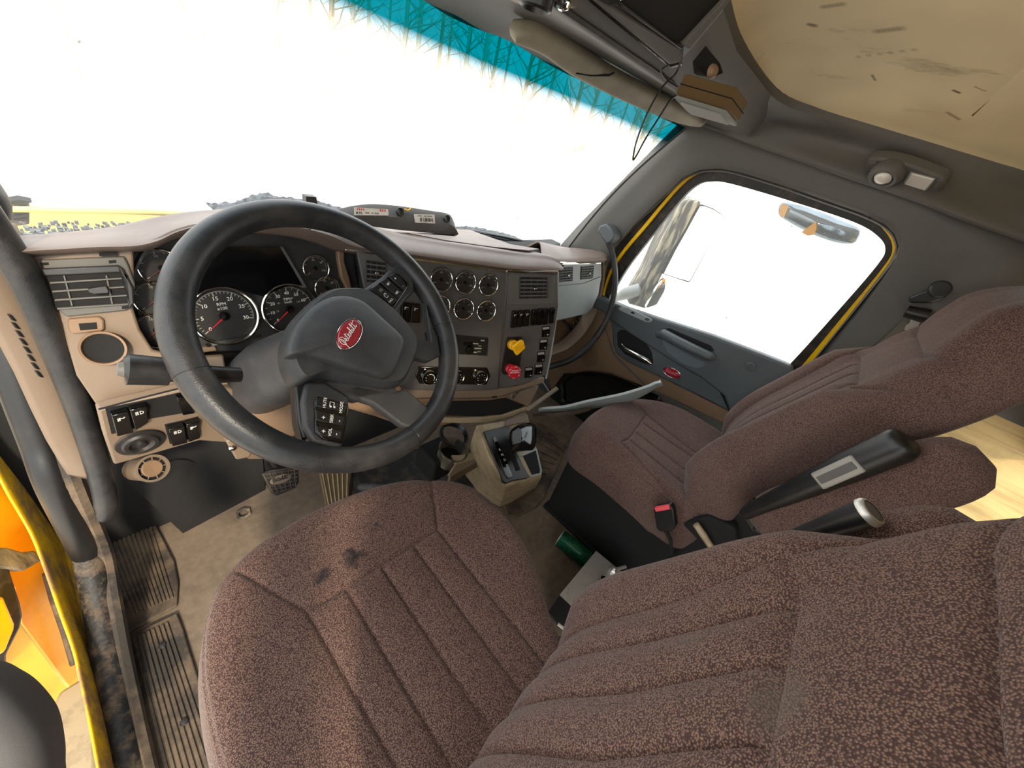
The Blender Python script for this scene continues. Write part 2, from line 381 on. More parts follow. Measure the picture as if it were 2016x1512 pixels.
PROF = [(.44, -.01), (.52, .0), (.59, .002), (.66, -.02), (.739, -.055), (.867, -.11), (.966, -.158), (1.03, -.185), (1.092, -.2), (1.2, -.225)]
# ---- driver's seat
ds = thing('cab_chair', 'brown cloth driver seat below the steering wheel, with oil spots on its cushion', 'seat', (.245, .2, 0))
DX = .245
out = [(-.062, .10), (-.057, .2), (-.053, .279), (-.04, .357), (-.011, .43), (.026, .468), (.089, .492), (.203, .500), (.329, .478), (.421, .43), (.485, .36), (.498, .262), (.48, .164), (.445, .095), (.41, .035), (.392, -.02), (.385, -.09), (.30, -.12), (.08, -.12), (-.03, -.09), (-.058, 0)]
sm = [[(.034, .452), (.091, .322), (.351, .312), (.375, .353), (.417, .43)], [(.091, .322), (.094, .15), (.097, -.12)], [(.155, .318), (.146, -.12)], [(.222, .316), (.212, -.12)], [(.292, .314), (.280, -.12)], [(.351, .312), (.338, -.12)]]
cushion(out, .5, sm, M['cloth'], ds)
bs = []
for x0, x1, x2 in ((.348, .392, .43), (.282, .335, .372), (.215, .262, .303), (.150, .19, .232), (.085, .12, .16)):
    bs.append([(x0 - DX, .44), (x0 - DX + .01, .56), (x1 - DX, .78), (x2 - DX, .912)])
bs += [[(.16 - DX, .912), (.43 - DX, .912)], [(.43 - DX, .912), (.465 - DX, .96), (.50 - DX, 1.02)], [(-.26, 1.0), (.02, 1.02), (.16, 1.04), (.21, 1.06), (.26, 1.10)]]
backrest(DX, PROF, [(.44, .20), (.6, .236), (.86, .257), (1.0, .25), (1.1, .225), (1.2, .18)], .12, bs, M['cloth'], ds, 1.24)
armrest(ds, (.565, -.15, .75), (.575, -.262, .985), .085, M['cloth'])
def lever(parent, pts, pad, x):
    MB().tube(pts[:2] + pts[2:], [.012, .017, .024, .027, .025, .012], 14).build('armrest_lever', M['black'], parent)
DL = [X(1500, 1082, .548), X(1560, 1062, .546), X(1620, 1040, .545), X(1680, 1020, .545), X(1712, 1008, .545), X(1716, 1006, .545)]
MB().tube(DL, [.009, .011, .013, .0155, .0165, .013], 16).build('armrest_lever', M['black'], ds)
MB().lathe([(.013, .0045), (.0155, .004), (.0172, .001), (.0172, -.004)], DL[4], DL[4] - DL[2], 24).build('lever_cap', M['steel'], ds)
MB().lathe([(.0, .004), (.0135, .0035)], DL[4], DL[4] - DL[2], 24).build('lever_end', M['trim'], ds)
MB().box((.24, .17, .30), (.40, .42, .10)).box((.24, .17, .12), (.34, .34, .26)).build('seat_base', M['void'], ds, bevel=.02)
MB().box((.24, .17, .01), (.42, .48, .02)).build('seat_plate', M['void'], ds)
# black oil stains and a burn hole belong to the cloth: mask them in the material
nt = M['cloth'].node_tree; bsdf = nt.nodes['Principled BSDF']; src = bsdf.inputs['Base Color'].links[0].from_socket
tc = nt.nodes.new('ShaderNodeTexCoord'); mp = nt.nodes.new('ShaderNodeVectorMath'); mp.operation = 'ADD'; nt.links.new(tc.outputs['Object'], mp.inputs[0])
nz = nt.nodes.new('ShaderNodeTexNoise'); nz.inputs['Scale'].default_value = 60; nt.links.new(tc.outputs['Object'], nz.inputs['Vector'])
sc_ = nt.nodes.new('ShaderNodeVectorMath'); sc_.operation = 'SCALE'; sc_.inputs['Scale'].default_value = .03; nt.links.new(nz.outputs['Color'], sc_.inputs[0]); nt.links.new(sc_.outputs[0], mp.inputs[1])
for px, py, r, rgb, am, zz in ((695, 1098, .020, (20, 24, 28), .85, .49), (635, 1137, .016, (28, 32, 36), .75, .49), (742, 1037, .012, (34, 38, 40), .7, .49), (477, 1122, .006, (12, 8, 8), 1, .485), (1540, 1400, .03, (92, 84, 74), .5, 0), (975, 975, .045, (52, 46, 42), .55, .49), (1375, 1290, .025, (92, 84, 74), .45, 0)):
    P = Z(px, py, zz) if zz else on(px, py, (0, -.1, .8), (0, .93, .38))
    d = nt.nodes.new('ShaderNodeVectorMath'); d.operation = 'DISTANCE'; nt.links.new(mp.outputs[0], d.inputs[0]); d.inputs[1].default_value = P + Vector((.015, .015, .015))
    mr = nt.nodes.new('ShaderNodeMapRange'); mr.inputs[1].default_value = r * 1.15; mr.inputs[2].default_value = r * .45; mr.inputs[4].default_value = am; nt.links.new(d.outputs['Value'], mr.inputs[0])
    mx = nt.nodes.new('ShaderNodeMix'); mx.data_type = 'RGBA'; nt.links.new(mr.outputs[0], mx.inputs[0]); nt.links.new(src, mx.inputs[6]); mx.inputs[7].default_value = lin(rgb) + (1,); src = mx.outputs[2]
nt.links.new(src, bsdf.inputs['Base Color'])

# ---- passenger seat
ps = thing('cab_chair', 'brown cloth passenger seat beside the right door, with upright black armrest lever', 'seat', (1.195, .15, 0))
PX = 1.195
cx = PX - DX
out2 = [(.96, .0), (.965, .10), (.965, .2), (.955, .29), (.985, .335), (1.05, .352), (1.16, .350), (1.27, .322), (1.36, .265), (1.42, .19), (1.44, .1), (1.44, 0), (1.42, -.09), (1.3, -.12), (1.1, -.12), (.98, -.09)]
sm2 = [[(1.20, .335), (1.17, .27), (1.03, .20)], [(1.17, .27), (1.29, .20), (1.33, -.12)]]
sm2 = [[Z(x, y, .475)[:2] for x, y in q] for q in ([(1243, 783), (1273, 816), (1355, 880), (1440, 940)], [(1269, 834), (1400, 925)], [(1254, 851), (1395, 960)], [(1238, 864), (1385, 985)], [(1273, 816), (1238, 864), (1222, 872)], [(1222, 872), (1365, 1010)])]
cushion(out2, .485, sm2, M['cloth_far'], ps, skirt=.15)
bs2 = []
for x0, x2 in ((-.15, -.17), (-.075, -.09), (0, 0), (.075, .09), (.15, .17)):
    bs2.append([(x0, .44), (x0 * 1.05, .66), (x2, .93)])
bs2 += [[(-.17, .93), (.17, .93)], [(-.17, .93), (-.2, .97), (-.23, 1.0)], [(.17, .93), (.2, .97), (.24, 1.0)], [(-.2, 1.06), (-.1, 1.035), (.1, 1.035), (.2, 1.06)]]
PROF2 = [(z + (.02 if z > .6 else 0), y - .012) for z, y in PROF]
backrest(PX, PROF2, [(.44, .225), (.6, .25), (.86, .258), (.98, .24), (1.06, .215), (1.16, .18), (1.2, .15)], .15, bs2, M['cloth_far'], ps, 1.205, bol=.045)
armrest(ps, (.895, -.17, .60), (.905, -.325, .965), .12, M['cloth_far'], r=.042)
LP = [X(1466, 1012, .872), X(1500, 995, .868), X(1590, 955, .866), X(1680, 915, .866), X(1762, 880, .866), X(1776, 873, .866), X(1785, 869, .866), X(1791, 866, .866), X(1793, 865, .866)]
MB().tube(LP, [.013, .017, .024, .029, .030, .029, .026, .018, .004], 20).build('armrest_lever', M['black'], ps)
t = (LP[3] - LP[2]).normalized(); c = X(1658, 926, .866); n_ = (Vector(CAM) - c); n_ = (n_ - t * n_.dot(t)).normalized()
bt = MB().box(c + n_ * .0265, (.078, .034, .012), Matrix((t, n_.cross(t), n_)).transposed()).build('release_button', mat('button_grey', (150, 146, 138), .45), ps, bevel=.004)
MB().box(c + n_ * .0325, (.066, .014, .003), Matrix((t, n_.cross(t), n_)).transposed()).build('button_groove', M['trim'], bt, bevel=.001)
MB().prism([X(1455, 1008, .885), X(1480, 985, .885), X(1505, 1000, .885), X(1500, 1050, .885), X(1480, 1048, .885)], (.02, 0, 0)).build('pivot_bracket', M['black'], ps, bevel=.003)
for px, py in ((1462, 1012), (1492, 1000), (1490, 1043)):
    MB().lathe([(0, .005), (.006, .004), (.008, 0)], X(px, py, .885), (-1, 0, 0), 12).build('bolt', M['black'], ps)
MB().box((1.2, -.22, .30), (.44, .26, .58)).build('seat_gap_block', M['void'], ps, bevel=.02)  # black box added to block the lit gap behind the seat
MB().box((1.2, .12, .20), (.42, .44, .40)).box((1.2, .12, .01), (.44, .46, .02)).build('seat_base', M['void'], ps, bevel=.008)
MB().prism([X(1340, 1030, .95), X(1392, 1016, .95), X(1448, 1040, .95), X(1452, 1075, .95), X(1400, 1090, .95)], (.03, 0, 0)).build('recline_housing', M['void'], ps, bevel=.006)
MB().tube([X(1370, 1032, .93), X(1384, 1052, .93), X(1402, 1080, .93)], [.009, .01, .008], 10).build('recliner_lever', M['beige'], ps)
MB().prism([Y(1440, 810 + 0, -.02), Y(1440, 812, -.02), Y(1441, 812, -.02)], (0, 0, .001)) if 0 else None

# buckle
bk = thing('seat_belt_buckle', 'black belt buckle with red button beside the inner edge of the passenger cushion', 'buckle', X(1310, 1045, .90))
P = Plane(X(1305, 1020, .900), (0, 1, .05), (0, -.25, 1))
P.slab([(1286, 1000), (1318, 994), (1325, 1003), (1330, 1038), (1322, 1046), (1300, 1048), (1292, 1040)], 'buckle_body', M['black'], bk, t=.022, bevel=.003)
P.slab([(1288, 1000), (1316, 995), (1319, 1003), (1291, 1008)], 'release_button', mat('coral_red', (226, 84, 92), .4), bk, h=.002, t=.01, bevel=.001)
MB().tube([X(1310, 1044, .905), X(1320, 1062, .91), X(1322, 1090, .915)], .006, 8).build('buckle_stalk', M['void'], bk)

# ================================================================ STEERING WHEEL
WN = Vector((.096, -.645, .758)).normalized(); WC = Vector((.2695, .5416, .8643))
ww = Plane(WC, WN.cross(Vector((0, 0, 1))) * -1, (0, .75, .65))
if ww.N.dot(WN) < 0: ww.N, ww.V = -ww.N, -ww.V
sw = thing('steering_wheel', 'black four spoke steering wheel with worn leather rim and red oval emblem', 'steering wheel', WC)
MB().loft([[WC + (ww.U * math.cos(a) + ww.V * math.sin(a)) * (.2145 + .0203 * math.cos(b)) + WN * (.023 * math.sin(b)) for b in [2 * PI * k / 20 for k in range(20)]] for a in [2 * PI * j / 160 for j in range(161)]], cap=False).build('rim', M['leather'], sw)
c6 = lambda x, y: (450 + x / 3.78, 560 + y / 3.78)
def blob(pl, outl, h0, h1, inset, name, m, parent, n=72, dome=.0, edge=(.35, .75, 1)):
    A = spline([pl.p(x, y, h0) for x, y in outl], n, True); c = sum(A, Vector()) / n; rows = [[c + (p - c) * .6 - pl.N * .0 for p in A], A]
    H = h1 - h0
    for f in edge:
        rows.append([c + (p - c) * (1 - inset * (1 - math.sqrt(1 - f * f))) + pl.N * H * f for p in A])
    last = rows[-1]
    for s in (.9, .7, .45, .2, .02):
        rows.append([c + pl.N * H + (p - c - pl.N * H) * s + pl.N * dome * (1 - s * s) for p in last])
    return MB().loft(rows, cap=False).build(name, m, parent)
hub = [c6(*p) for p in [(365, 560), (385, 420), (450, 290), (580, 160), (700, 90), (840, 75), (960, 85), (1080, 160), (1210, 270), (1330, 420), (1350, 520), (1300, 660), (1240, 770), (1150, 805), (1000, 790), (800, 760), (640, 725), (480, 775), (400, 700)]]
hb = blob(ww, hub, -.015, .030, .10, 'hub', M['hub'], sw, dome=.006)
ab = [c6(*p) for p in [(402, 540), (420, 440), (480, 310), (590, 190), (720, 120), (860, 110), (980, 150), (1120, 270), (1250, 390), (1285, 450), (1255, 560), (1200, 680), (1150, 715), (1050, 700), (870, 650), (700, 590), (550, 555), (450, 558)]]
blob(ww, ab, .026, .046, .07, 'airbag_cover', M['hub'], sw, dome=.012)
ce = ww.p(688, 657, .0575)
eU = (ww.p(703, 634, .05) - ww.p(674, 681, .05)).normalized()
eV = WN.cross(eU)
em = MB().lathe([(0, .002), (.0225, .002), (.025, 0), (.026, -.006)], (0, 0, 0), (0, 0, 1), 40)
def ell(b, c, U, V, N, su=1, sv=1): b.v = [tuple(Vector(c) + U * x * su + V * y * sv + N * z) for x, y, z in b.v]; return b
emo = ell(em, ce, eU, eV, WN, 1.12, .62).build('emblem', M['emblem'], sw)
rg = MB().loft([[Vector((math.cos(a) * (.0262 + .001 * math.cos(b)), math.sin(a) * (.0262 + .001 * math.cos(b)), .001 * math.sin(b))) for b in [2 * PI * k / 8 for k in range(8)]] for a in [2 * PI * j / 48 for j in range(49)]], cap=False)
ell(rg, ce, eU, eV, WN, 1.12, .62).build('emblem_rim', M['chrome'], emo)
strokes(SCRIPT, ce + WN * .0025 - eV * .003, eU, eV + eU * .12, .0052, .00042, M['white'], emo)
def spoke(outl, h0, h1, name='spoke', m=None, bev=.006):
    return MB().prism([ww.p(x, y, h1) for x, y in outl], -WN * (h1 - h0)).build(name, m or M['hub'], sw, bevel=bev, segs=3)
# upper-right spoke with the cruise pad
c9 = lambda x, y: (640 + x / 9.45, 520 + y / 9.45)
spoke([(698, 585), (715, 570), (752, 545), (772, 528), (786, 514), (815, 548), (818, 572), (800, 590), (780, 618), (765, 640), (700, 620)], -.012, .006)
spoke([(838, 590), (850, 640), (862, 662), (868, 700), (845, 712), (815, 705), (795, 700), (775, 640), (800, 650), (822, 668), (850, 672)], -.012, .004)
spoke([(780, 770), (800, 765), (858, 812), (862, 830), (830, 850), (790, 838), (735, 796), (655, 770), (700, 755)], -.014, .004)
spoke([(602, 750), (640, 750), (690, 780), (676, 874), (668, 885), (615, 872), (598, 840), (594, 790)], -.016, .008)
spoke([(640, 746), (780, 760), (786, 775), (700, 790), (640, 770)], -.016, .004)
MB().prism([ww.p(x, y, -.002) for x, y in ((580, 750), (604, 744), (608, 862), (596, 868), (586, 830))], -WN * .03).build('spoke_shroud', M['black'], sw, bevel=.004)
cp = spoke([c9(*p) for p in [(840, 440), (1180, 200), (1280, 150), (1400, 190), (1540, 340), (1560, 420), (1260, 860), (1230, 840)]], .0, .009, 'button_pad', M['gloss'], .003)
def btn(pl, pts, h, parent, name='button', m=None, t=.004):
    return MB().prism([pl.p(x, y, h) for x, y in pts], -pl.N * t).build(name, m or M['black'], parent, bevel=.001)
for q in ([(880, 440), (985, 368), (1350, 650), (1245, 770)], [(1035, 330), (1150, 255), (1440, 520), (1365, 640)], [(1190, 230), (1290, 180), (1400, 230), (1520, 400), (1470, 490)]):
    btn(ww, [c9(*p) for p in q], .0112, cp)
pU = (ww.p(*c9(1250, 350), 0) - ww.p(*c9(1050, 480), 0)).normalized()
tU = (ww.p(*c9(1200, 340), 0) - ww.p(*c9(1140, 400), 0)).normalized(); tV = WN.cross(tU)
for s, q, z in (('+', (1310, 268), .009), ('-', (1445, 405), .009), ('SET', (1180, 365), .0055), ('RES', (1340, 530), .0055), ('CNCL', (1225, 680), .005)):
    text(s, ww.p(*c9(*q), .0116), tU, tV, z, M['white'], cp)
ic = ww.p(*c9(1135, 580), .0116)
MB().loft([[ic + (tU * math.cos(a) + tV * math.sin(a)) * (.0042 + .0004 * math.cos(b)) + WN * .0004 * math.sin(b) for b in [2 * PI * k / 6 for k in range(6)]] for a in [.6 + 4.9 * j / 24 for j in range(25)]], cap=True).tube([ic, ic + (tU + tV) * .0022], .0004, 6).build('cruise_symbol', M['white'], cp)
ic = ww.p(*c9(1035, 490), .0116)
sb_ = MB()
for k in range(3): sb_.tube([ic + tU * (-.003 + k * .003) - tV * .003, ic + tU * (-.002 + k * .003), ic + tU * (-.003 + k * .003) + tV * .003], .0004, 5)
sb_.build('defrost_symbol', M['dimwhite'], cp)
# lower-left spoke pad with the radio buttons
lp = spoke([c6(*p) for p in [(640, 870), (660, 830), (890, 890), (900, 910), (850, 1185), (700, 1150), (645, 1100)]], .004, .0125, 'button_pad', M['gloss'], .003)
for q in ([(655, 835), (885, 895), (868, 955), (648, 905)], [(650, 935), (862, 985), (848, 1055), (650, 1010)], [(652, 1050), (842, 1092), (832, 1150), (690, 1125), (660, 1095)]):
    btn(ww, [c6(*p) for p in q], .0147, lp)
bU = (ww.p(*c6(720, 860), 0) - ww.p(*c6(714, 905), 0)).normalized(); bV = WN.cross(bU)
bU2 = bU
for s, q, z in (('MUTE', (718, 880), .0065), ('MODE', (840, 915), .0065), ('+', (710, 990), .010), ('SEEK', (768, 998), .0065), ('-', (822, 1015), .010), ('+', (710, 1092), .010), ('VOL', (756, 1100), .0065), ('-', (800, 1114), .010)):
    text(s, ww.p(*c6(*q), .0151), bU, bV, z, M['white'], lp)
q = ww.p(*c6(780, 893), .0151)
MB().tube([q - bU * .004 - bV * .001, q + bU * .003 - bV * .001, q + bU * .0035 - bV * -.005, q - bU * .0035 + bV * .005], .0005, 6).lathe([(0, .0005), (.0015, .0003), (.0016, 0)], q - bU * .004 - bV * .002, WN, 12).lathe([(0, .0005), (.0015, .0003), (.0016, 0)], q - bU * .004 + bV * .0035, WN, 12).build('note_symbol', M['white'], lp)
# leather seams round the rim
for px, py in ((605, 408), (877, 640), (820, 880), (340, 745)):
    v = (ww.p(px, py) - WC); v = (v - WN * v.dot(WN)).normalized(); tt = WN.cross(v)
    MB().loft([[WC + v * (.2145 + (.0206 + .0006 * math.cos(g)) * math.cos(b)) + WN * ((.0233 + .0006 * math.cos(g)) * math.sin(b)) + tt * .0007 * math.sin(g) for g in [2 * PI * k / 6 for k in range(6)]] for b in [2 * PI * j / 24 for j in range(25)]], cap=False).build('rim_seam', M['black'], sw)

# ---- steering column
sc = thing('steering_column', 'grey shroud of the steering column behind the wheel, with a black stalk on its left', 'steering column', (.24, .68, .72))
A0, A1 = WC - WN * .03, Vector((.225, .80, .60)); rows = []
for k in range(13):
    f = k / 12; c = A0.lerp(A1, f); w = .052 + .020 * math.sin(min(f * 1.6, 1) * PI / 2); hh = .046 + .02 * min(f * 2, 1)
    if f > .9: pass
    rows.append([c + ww.U * (math.copysign(abs(math.cos(q)) ** .7, math.cos(q)) * w - .03 * min(f * 2, 1)) + ww.V * (math.copysign(abs(math.sin(q)) ** .7, math.sin(q)) * hh) for q in [2 * PI * j / 40 for j in range(40)]])
MB().loft(rows).build('shroud', M['hub'], sc)
sk = [ww.p(472, 738, -.06), ww.p(430, 738, -.055), ww.p(335, 732, -.05), ww.p(332, 732, -.05), ww.p(250, 727, -.045), ww.p(244, 727, -.045)]
st = MB().tube(sk, [.011, .0125, .0135, .0185, .0195, .015], 20).build('stalk', M['black'], sc)
MB().lathe([(0, .007), (.008, .006), (.010, 0)], sk[-1], sk[-1] - sk[0], 20).build('stalk_button', M['trim'], st)

# ================================================================ DASHBOARD
da = thing('dashboard', 'wide tan and grey dashboard with gauges, switches and air vents under the windshield', 'dashboard', (.65, .85, 0))
c1 = lambda x, y: (x / 3.78, 360 + y / 3.78)
c2 = lambda x, y: (300 + x / 4.725, 380 + y / 4.725)
c3 = lambda x, y: (650 + x / 3.436, 380 + y / 3.436)
c4 = lambda x, y: (x / 3.78, 700 + y / 3.78)
c5 = lambda x, y: (x / 3.346, 1060 + y / 3.346)
c7 = lambda x, y: (780 + x / 3.023, 740 + y / 3.023)
c8 = lambda x, y: (1050 + x / 3.436, 440 + y / 3.436)
cs = lambda x, y: (960 + x / 4.725, 480 + y / 4.725)       # stack close-up
ck = lambda x, y: (760 + x / 5.6, 660 + y / 5.6)           # lower centre close-up
cg = lambda x, y: (830 + x / 10.08, 500 + y / 10.08)       # small gauges close-up
cd_ = lambda x, y: (1060 + x / 5.815, 600 + y / 5.815)     # passenger footwell close-up
co = lambda x, y: (820 + x / 3.055, y / 3.055)             # overhead close-up
cr = lambda x, y: (1400 + x / 3.149, y / 3.149)            # roof close-up
TILT = math.radians(14)
F0 = Plane((0, .80, .85), (1, -.15, 0), (0, math.sin(TILT), math.cos(TILT)))
F1 = Plane((.22, .825, .78), (1, 0, 0), (0, math.sin(TILT), math.cos(TILT)))
Pa, Pb, Pc = Vector((.415, .80, .895)), Vector((.79, .67, .88)), Vector((.79, .583, .51))
FA = Plane(Pb, Pb - Pa, Pb - Pc)
Pd, Pe = Vector((.93, .60, .883)), Vector((.955, .52, .546))
FB = Plane(Pb, Pd - Pb, Pd - Pe)
FP = Plane((1.3, .755, .79), (1, -.02, 0), (0, .08, 1))
# soft top pad: lofted from measured lip and crest points
st_ = [((15, 507, .80), (15, 464, .885)), ((60, 501, .80), (60, 462, .885)), ((120, 497, .80), (120, 457, .885)), ((200, 492, .79), (200, 449, .885)), ((265, 490, .78), (250, 440, .88)), ((310, 480, .77), (300, 428, .875)), ((350, 462, .76), (360, 418, .87)), ((400, 450, .75), (430, 412, .87)), ((470, 444, .75), (500, 409, .87)), ((543, 449, .75), (570, 412, .87)), ((600, 456, .755), (640, 421, .87)), ((650, 470, .765), (700, 436, .87)),
       ((700, 490, .785), (752, 450, .85)), ((800, 504, .752), (820, 467, .80)), ((900, 518, .712), (915, 481, .76)), ((960, 526, .688), (978, 490, .73)), ((1000, 531, .668), (1030, 497, .705)), ((1050, 534, .64), (1072, 501, .672)), ((1085, 535, .615), (1093, 508, .645)), ((1101, 534, .60), (1102, 520, .625))]
yE = [(-.2, .95), (.0, .99), (.3, 1.06), (.72, 1.08), (1.1, 1.02), (1.46, .89)]
def interp(t, tab):
    return float(np.interp(t, [a for a, b in tab], [b for a, b in tab]))
rows = []
for (lx, ly, yl), (tx, ty, yt) in st_:
    L = Y(lx, ly, yl); T = Y(tx, ty, yt)
    E_ = Vector((L.x + .04, interp(L.x, yE), .86))
    rows.append([Vector((L.x, L.y + .07, L.z - .035)), L + Vector((0, .012, -.006)), L, L + Vector((0, -.012, .010)), L.lerp(T, .35) + Vector((0, -.012, .009)), L.lerp(T, .75) + Vector((0, -.006, .003)), T, T.lerp(E_, .25) + Vector((0, 0, -.003)), T.lerp(E_, .6), E_])
nr = len(rows); rr = []
for j in range(len(rows[0])): rr.append(spline([r[j] for r in rows], 80))
rows2 = [[rr[j][i] for j in range(len(rr))] for i in range(80)]
def hermrow(r, n=26): return spline(r, n)
pad = MB().loft([hermrow(r) for r in rows2], closed=False).build('top_pad', M['pad'], da, solid=.006)
# shallow tray moulded into the pad above the gauges, and passenger side pad
tr_ = [Y(*p, y) for p, y in (((800, 463), .83), ((900, 470), .84), ((1000, 484), .82), ((1060, 494), .72), ((1040, 497), .705), ((960, 489), .755), ((880, 478), .80))]
MB().prism([p + Vector((0, 0, .004)) for p in tr_], (0, 0, .0025)).build('tray_liner', M['pad'], pad)
prow = []
for (lx, ly, yl), (tx, ty, yt) in (((1060, 520, .80), (1060, 478, .90)), ((1104, 519, .785), (1104, 488, .90)), ((1140, 517, .765), (1135, 491, .88)), ((1170, 515, .755), (1165, 494, .85)), ((1184, 514, .75), (1180, 498, .80)), ((1188, 513, .752), (1187, 504, .77))):
    L = Y(lx, ly, yl); T = Y(tx, ty, yt); E_ = Vector((max(L.x, T.x) - .02, .93, T.z - .03))
    prow.append([L + Vector((0, .02, -.01)), L, L + Vector((0, -.01, .012)), L.lerp(T, .5) + Vector((0, -.008, .012)), T, E_])
prr = [spline([r[j] for r in prow], 24) for j in range(6)]
MB().loft([spline([prr[j][i] for j in range(6)], 18) for i in range(24)], closed=False).build('top_pad', M['pad'], da, solid=.006)
# hidden carcass that closes the dash behind its faces
MB().prism([(-.06, .86, .91), (-.06, .99, .86), (-.06, .99, .55), (-.06, .88, .52)], (.50, .04, 0)).prism([(.5, .84, .86), (.9, .70, .86), (1.45, .80, .82), (1.45, 1.0, .82), (.5, 1.05, .84)], (0, 0, -.05)).build('carcass', M['void'], da)
# left tan face with louvre vent
F0.slab([(58, 502), (130, 498), (200, 494), (262, 492), (264, 560), (262, 610), (275, 650), (300, 690), (360, 706), (440, 700), (450, 758), (345, 767), (195, 806), (150, 740), (120, 640)], 'left_face', M['tan'], da, t=.012, bevel=.003)
vt = F0.slab([(78, 512), (244, 505), (252, 520), (266, 560), (262, 605), (246, 612), (130, 624), (116, 612), (96, 560)], 'side_vent', M['trim'], da, h=.006, t=.01, bevel=.002)
F0.slab([c1(330, 690), c1(910, 660), c1(935, 700), c1(960, 880), c1(950, 895), c1(430, 945), c1(410, 925)], 'vent_duct', M['void'], vt, h=.0068, t=.004)
F0.slab([c1(300, 640), c1(880, 615), c1(915, 640), c1(990, 780), c1(1000, 900), c1(960, 935), c1(950, 890), c1(930, 690), c1(900, 665), c1(330, 695)], 'vent_hood', M['clus'], vt, h=.012, t=.008, bevel=.002)
for k in range(4):
    y0 = 745 + k * 64; x0 = 370 + k * 18; x1 = 925 + k * 10
    F0.slab([c1(x0, y0 - 6), c1(x1, y0 - 40), c1(x1, y0 - 28), c1(x0, y0 + 8)], 'slat', M['trim'], vt, h=.011, t=.010, bevel=.0006)
for xa, xb in ((470, 530), (785, 832)):
    F0.slab([c1(xa, 690), c1(xa + 12, 690), c1(xb + 12, 915), c1(xb, 915)], 'vane', M['trim'], vt, h=.009, t=.004)
F0.slab([c1(650, 790), c1(790, 768), c1(808, 800), c1(808, 822), c1(700, 828), c1(660, 815)], 'tab', M['clus'], vt, h=.018, t=.008, bevel=.001)
for q in ([(300, 595), (360, 592), (362, 612), (305, 616)], [(808, 578), (862, 574), (864, 596), (812, 600)], [(735, 522), (870, 517), (875, 540), (740, 546)], [(905, 920), (955, 912), (958, 935), (908, 940)]):
    F0.slab([c1(*p) for p in q], 'clip_slot', M['void'], vt, h=.0068, t=.003)
F0.slab([c1(500, 1015), c1(740, 995), c1(775, 1020), c1(780, 1090), c1(760, 1108), c1(530, 1130), c1(505, 1090)], 'blank_plate', M['tanw'], da, h=.005, t=.01, bevel=.003)
F0.slab([c1(585, 1048), c1(718, 1038), c1(724, 1088), c1(596, 1098)], 'blank_slot', M['void'], da, h=.0056, t=.003)
cu_ = F0.p(205, 686, .012)
MB().lathe([(.021, -.02), (.025, .0), (.0275, .006), (.0268, .008), (.024, .007), (.0225, .0), (.021, -.03)], cu_, F0.N * .9 + F0.V * .25, 40).build('duct_collar', M['tanw'], da)
MB().lathe([(.0, -.001), (.0222, .001)], cu_, F0.N * .9 + F0.V * .25, 40).build('duct_opening', M['void'], da)
# instrument cluster
cl = F1.slab([(258, 493), (292, 491), (330, 470), (360, 452), (430, 440), (540, 446), (600, 452), (650, 470), (695, 494), (704, 560), (722, 640), (700, 690), (560, 690), (400, 694), (310, 698), (280, 672), (268, 620), (262, 560)], 'gauge_cluster', M['clus'], da, t=.012, bevel=.003)
MB().prism([F1.p(x, y, .03) for x, y in c_] if False else [F1.p(*c2(*p), .012) for p in ((430, 500), (1190, 505), (1430, 860), (1300, 850), (1020, 960), (700, 870), (480, 900), (400, 1000), (340, 900))], -F1.N * .008).build('information_screen', M['gloss'], cl)
F1.slab([c2(1190, 500), c2(1215, 505), c2(1440, 880), c2(1410, 880)], 'screen_edge', M['dash'], cl, h=.014, t=.006)
# arched shade over the dials
rim_ = [F1.p(x, y, 0) for x, y in ((262, 640), (258, 560), (290, 491), (340, 460), (430, 438), (540, 444), (640, 466), (694, 492), (708, 570), (722, 650))]
rs = spline(rim_, 60)
MB().loft([[p, p + F1.N * .03 + F1.V * .004, p + F1.N * .03 + F1.V * .010, p + F1.V * .010] for p in rs], closed=True).build('binnacle_rim', M['clus'], cl)
F1.slab([c2(1725, 540), c2(1790, 545), c2(1790, 640), c2(1840, 800), c2(1870, 940), c2(1830, 935), c2(1760, 790), c2(1730, 620)], 'side_trim', M['tanw'], da, h=.012, t=.02, bevel=.003)
F1.slab([c1(975, 950), c1(1000, 1100), c1(1060, 1230), c1(1150, 1275), c1(1600, 1215), c1(1620, 1250), c1(1150, 1320), c1(1010, 1250), c1(960, 1100), c1(950, 960)], 'cluster_lip', M['tan'], da, h=.008, t=.02, bevel=.003)
